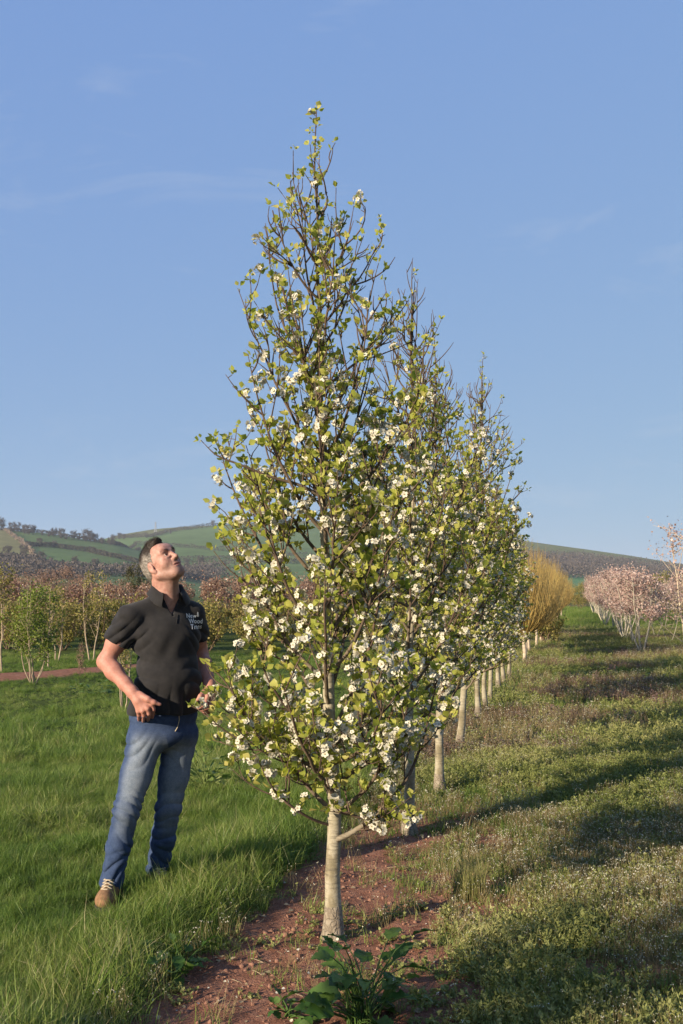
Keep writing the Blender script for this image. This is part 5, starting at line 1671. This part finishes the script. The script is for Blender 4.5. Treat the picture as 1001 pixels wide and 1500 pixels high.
# hollow sleeves and neck opening
for S_, E_ in ((SHR, SLR), (SHL, SLL)):
    shirt.cone(E_ - (E_ - S_) * 0.35, E_ + (E_ - S_) * 0.6, 0.051, 0.057, 0.004, 's')
NUP = (hp(0, -0.028, -0.045) - NECK); NUP /= np.linalg.norm(NUP)
shirt.cone(NECK + UP * -0.002, NECK + NUP * 0.16, 0.068, 0.085, 0.006, 's')
VB = L(258.5, 915, 0.0)
vfront = NECK + FW * 0.075 + UP * 0.0
for q_ in range(7):       # the open placket, a V down the chest
    t = q_ / 6
    c = (vfront + UP * -0.02) * (1 - t) + (NECK + FW * 0.12 + UP * -0.118) * t
    shirt.cone(c - FW * 0.05, c + FW * 0.10, 0.034 * (1 - t) + 0.004, 0.034 * (1 - t) + 0.004, 0.006, 's')
SV, SQ = shirt.skin()
m, nt, b = nmat('black_pique')
n1 = noise_n(nt, 30, 4); n2 = noise_n(nt, 900, 2)
nt.links.new(ramp(nt, n1, [(0.3, (0.013, 0.013, 0.0145)), (0.7, (0.022, 0.021, 0.022))]), b.inputs['Base Color'])
b.inputs['Roughness'].default_value = 0.85
b.inputs['Specular IOR Level'].default_value = 0.18
b.inputs['Sheen Weight'].default_value = 0.12
b.inputs['Sheen Roughness'].default_value = 0.5
bump(nt, b, n2, 0.3, 0.001)
M['polo'] = m
polo = obj('polo_shirt', new_mesh('polo_shirt', SV, SQ, None, m, True), man)

# collar: folded band round the neck, open in front
k = 40
V = []
for i in range(k + 1):
    t = i / k
    a = math.radians(-150 + 300 * t) + math.pi          # angle round the neck, gap at the front
    front = smooth(0.55, 1.0, abs(2 * t - 1))
    d = -(math.cos(a) * -FW * -1.0 + math.sin(a) * RT)
    d = -FW * math.cos(a - math.pi) + RT * math.sin(a - math.pi)
    rr = 0.070 + 0.012 * front
    c0 = NECK + FW * (0.006) - UP * (0.004 + 0.040 * front)
    in_b = c0 + d * (rr - 0.004) - UP * 0.012
    in_t = c0 + d * (rr - 0.003) + UP * (0.034 - 0.004 * front) + NUP * 0.006
    out_t = c0 + d * (rr + 0.005) + UP * (0.035 - 0.004 * front) + NUP * 0.006
    out_m = c0 + d * (rr + 0.019) + UP * 0.012
    out_b = c0 + d * (rr + 0.034 + 0.010 * front) - UP * (0.010 + 0.016 * front)
    und = c0 + d * (rr + 0.026 + 0.010 * front) - UP * (0.016 + 0.016 * front)
    V += [in_b, in_t, out_t, out_m, out_b, und]
Q = []
for i in range(k):
    for j in range(5):
        a_ = i * 6 + j
        Q.append([a_, a_ + 1, a_ + 7, a_ + 6])
obj('collar', new_mesh('collar', V, Q, None, M['polo'], True), polo)

from mathutils.bvhtree import BVHTree
bvh = BVHTree.FromPolygons([tuple(v) for v in SV], [tuple(int(x_) for x_ in f_) for f_ in SQ])
M['print'] = simple('white_print', (0.72, 0.72, 0.70), 0.7, 0.06, 40)
TN = np.array([0.42, -0.9, -0.05]); TN /= np.linalg.norm(TN)
TE = np.array([0.9, 0.42, -0.07]); TE /= np.linalg.norm(TE); TU = np.cross(TE, TN) * -1.0
TU = TU if TU[2] > 0 else -TU
def print_text(txt, px, py, size):
    cu = bpy.data.curves.new('print', 'FONT'); cu.body = txt; cu.size = size; cu.offset = size * 0.014; cu.space_character = 1.08; cu.resolution_u = 3
    tmp = bpy.data.objects.new('print', cu); COL.objects.link(tmp)
    dg = bpy.context.evaluated_depsgraph_get(); me = bpy.data.meshes.new_from_object(tmp.evaluated_get(dg))
    bpy.data.objects.remove(tmp)
    wrap(me, px, py)
def wrap(me, px, py, name='chest_lettering'):
    o0 = L(px, py, -0.02)
    for v in me.vertices:
        p = o0 + TE * v.co.x + TU * v.co.y
        hit = bvh.ray_cast(Vector(p + TN * 0.4), Vector(-TN))
        q_ = np.array(hit[0]) if hit[0] is not None else p
        v.co = Vector(q_ + TN * 0.0028)
    me.materials.clear(); me.materials.append(M['print'])
    obj(name, me, polo)
print_text('New', 273.0, 903.5, 0.029)
print_text('Wood', 276, 911.5, 0.032)
print_text('Trees', 277.5, 919.5, 0.032)
me = new_mesh('emblem', [[0, 0, 0], [0.003, 0, 0], [0.003, 0.024, 0], [0, 0.024, 0], [0.006, 0, 0], [0.010, 0, 0], [0.006, 0.024, 0], [0.003, 0.020, 0]], [[0, 1, 2, 3], [4, 5, 6, 7]])
wrap(me, 294.0, 903.5, 'chest_emblem')
# placket edge and button, fly stitching, pocket edge
def on_shirt(px, py, off=0.002):
    d = ray(px, py); o0 = np.array([0, 0, CAMH]) - M0
    hit = bvh.ray_cast(Vector(o0), Vector(d / np.linalg.norm(d)))
    return (np.array(hit[0]) + np.array(hit[1]) * off) if hit[0] is not None else None
jb = BVHTree.FromPolygons([tuple(v) for v in JV], [tuple(int(x_) for x_ in f_) for f_ in JQ])
M['stitch'] = simple('pale_stitching', (0.42, 0.36, 0.26), 0.8, 0.1, 60)
def stitched(pxs, name, rad, mat, tree, parent, off=0.002):
    pts = []
    for px, py in pxs:
        d = ray(px, py); o0 = np.array([0, 0, CAMH]) - M0
        hit = tree.ray_cast(Vector(o0), Vector(d / np.linalg.norm(d)))
        if hit[0] is not None: pts.append(np.array(hit[0]) - d / np.linalg.norm(d) * off)
    if len(pts) > 1:
        mb = MB(); mb.tube(pts, np.full(len(pts), rad), 5, 0.5); obj(name, mb.mesh(name, mat), parent)
stitched([(262.5, 1046), (263, 1052), (262, 1058), (260, 1065), (257, 1070)], 'fly_stitching', 0.0022, M['stitch'], jb, jn)
stitched([(260.5, 899), (260, 903), (259.5, 907), (259, 912)], 'placket_edge', 0.0018, M['polo'], bvh, polo)

# boots
M['boot'] = simple('brown_suede', (0.20, 0.115, 0.06), 0.85, 0.3, 60, bmp=0.3)
M['sole'] = simple('dark_sole', (0.05, 0.04, 0.032), 0.8, 0.2, 40)
M['lace'] = simple('pale_lace', (0.42, 0.35, 0.25), 0.8, 0.1, 60)
for A_, K_, dv in ((ANR, KNR, np.array([0.02, -1.0, 0])), (ANL, KNL, np.array([0.40, -0.92, 0]))):
    dv = dv / np.linalg.norm(dv); sv = np.cross(dv, UP)
    a0 = np.array([A_[0], A_[1], 0.0])
    R3 = np.stack([sv, dv, UP], 1)
    bt_ = Field(tuple(a0 + [-0.26, -0.26, -0.03]), tuple(a0 + [0.26, 0.26, 0.2]), 0.0035)
    bt_.cone(a0 - dv * 0.01 + UP * 0.05, A_ + UP * 0.03, 0.044, 0.043, 0.02)
    bt_.ell(a0 + dv * 0.055 + UP * 0.045, (0.043, 0.115, 0.045), R3, 0.03)
    bt_.ell(a0 + dv * 0.12 + UP * 0.035, (0.046, 0.062, 0.034), R3, 0.03)
    bt_.ell(a0 - dv * 0.035 + UP * 0.035, (0.038, 0.045, 0.045), R3, 0.03)
    bt_.everywhere(lambda g: (0.010 - g[..., 2]).astype(np.float32), 'i')
    V, Q = bt_.skin()
    bo = obj('boot', new_mesh('boot', V, Q, None, M['boot'], True), man)
    so = Field(tuple(a0 + [-0.26, -0.26, -0.03]), tuple(a0 + [0.26, 0.26, 0.08]), 0.0035)
    so.ell(a0 + dv * 0.10 + UP * 0.01, (0.051, 0.092, 0.05), R3, 0.02); so.ell(a0 - dv * 0.02 + UP * 0.01, (0.043, 0.075, 0.05), R3, 0.02)
    so.everywhere(lambda g: (np.abs(g[..., 2] - 0.006) - 0.012).astype(np.float32), 'i')
    V, Q = so.skin()
    obj('sole', new_mesh('sole', V, Q, None, M['sole'], True), bo)
    for j in range(5):
        c = a0 + dv * (0.045 + 0.018 * (4 - j)) + UP * (0.078 + 0.009 * j)
        for s_ in (-1, 1):
            mb = MB(); mb.tube([c - sv * 0.024 * s_ - UP * 0.006, c + UP * 0.008 + dv * 0.006, c + sv * 0.024 * s_ - dv * 0.010 + UP * 0.004], [0.0028] * 3, 5)
            obj('lace', mb.mesh('lace', M['lace']), bo)

# ------------------------------------------------------------------ the air between here and the hills
hv = np.array([[x_, y_, z_] for x_ in (-6400, 6400) for y_ in (-3400, 9600) for z_ in (-3.0, 125.0)], float)
hq = [[0, 1, 3, 2], [4, 6, 7, 5], [0, 4, 5, 1], [2, 3, 7, 6], [0, 2, 6, 4], [1, 5, 7, 3]]
m = bpy.data.materials.new('haze_air'); m.use_nodes = True
nt = m.node_tree
for n_ in list(nt.nodes): nt.nodes.remove(n_)
o_ = nt.nodes.new('ShaderNodeOutputMaterial'); pv = nt.nodes.new('ShaderNodeVolumePrincipled')
pv.inputs['Color'].default_value = (0.80, 0.88, 1.0, 1)
pv.inputs['Density'].default_value = 0.00016
pv.inputs['Anisotropy'].default_value = 0.1
nt.links.new(pv.outputs[0], o_.inputs['Volume'])
hz = obj('haze', new_mesh('haze', hv, hq, None, m))
tag(hz, 'thin pale blue haze filling the air over the fields', 'haze', kind='stuff')
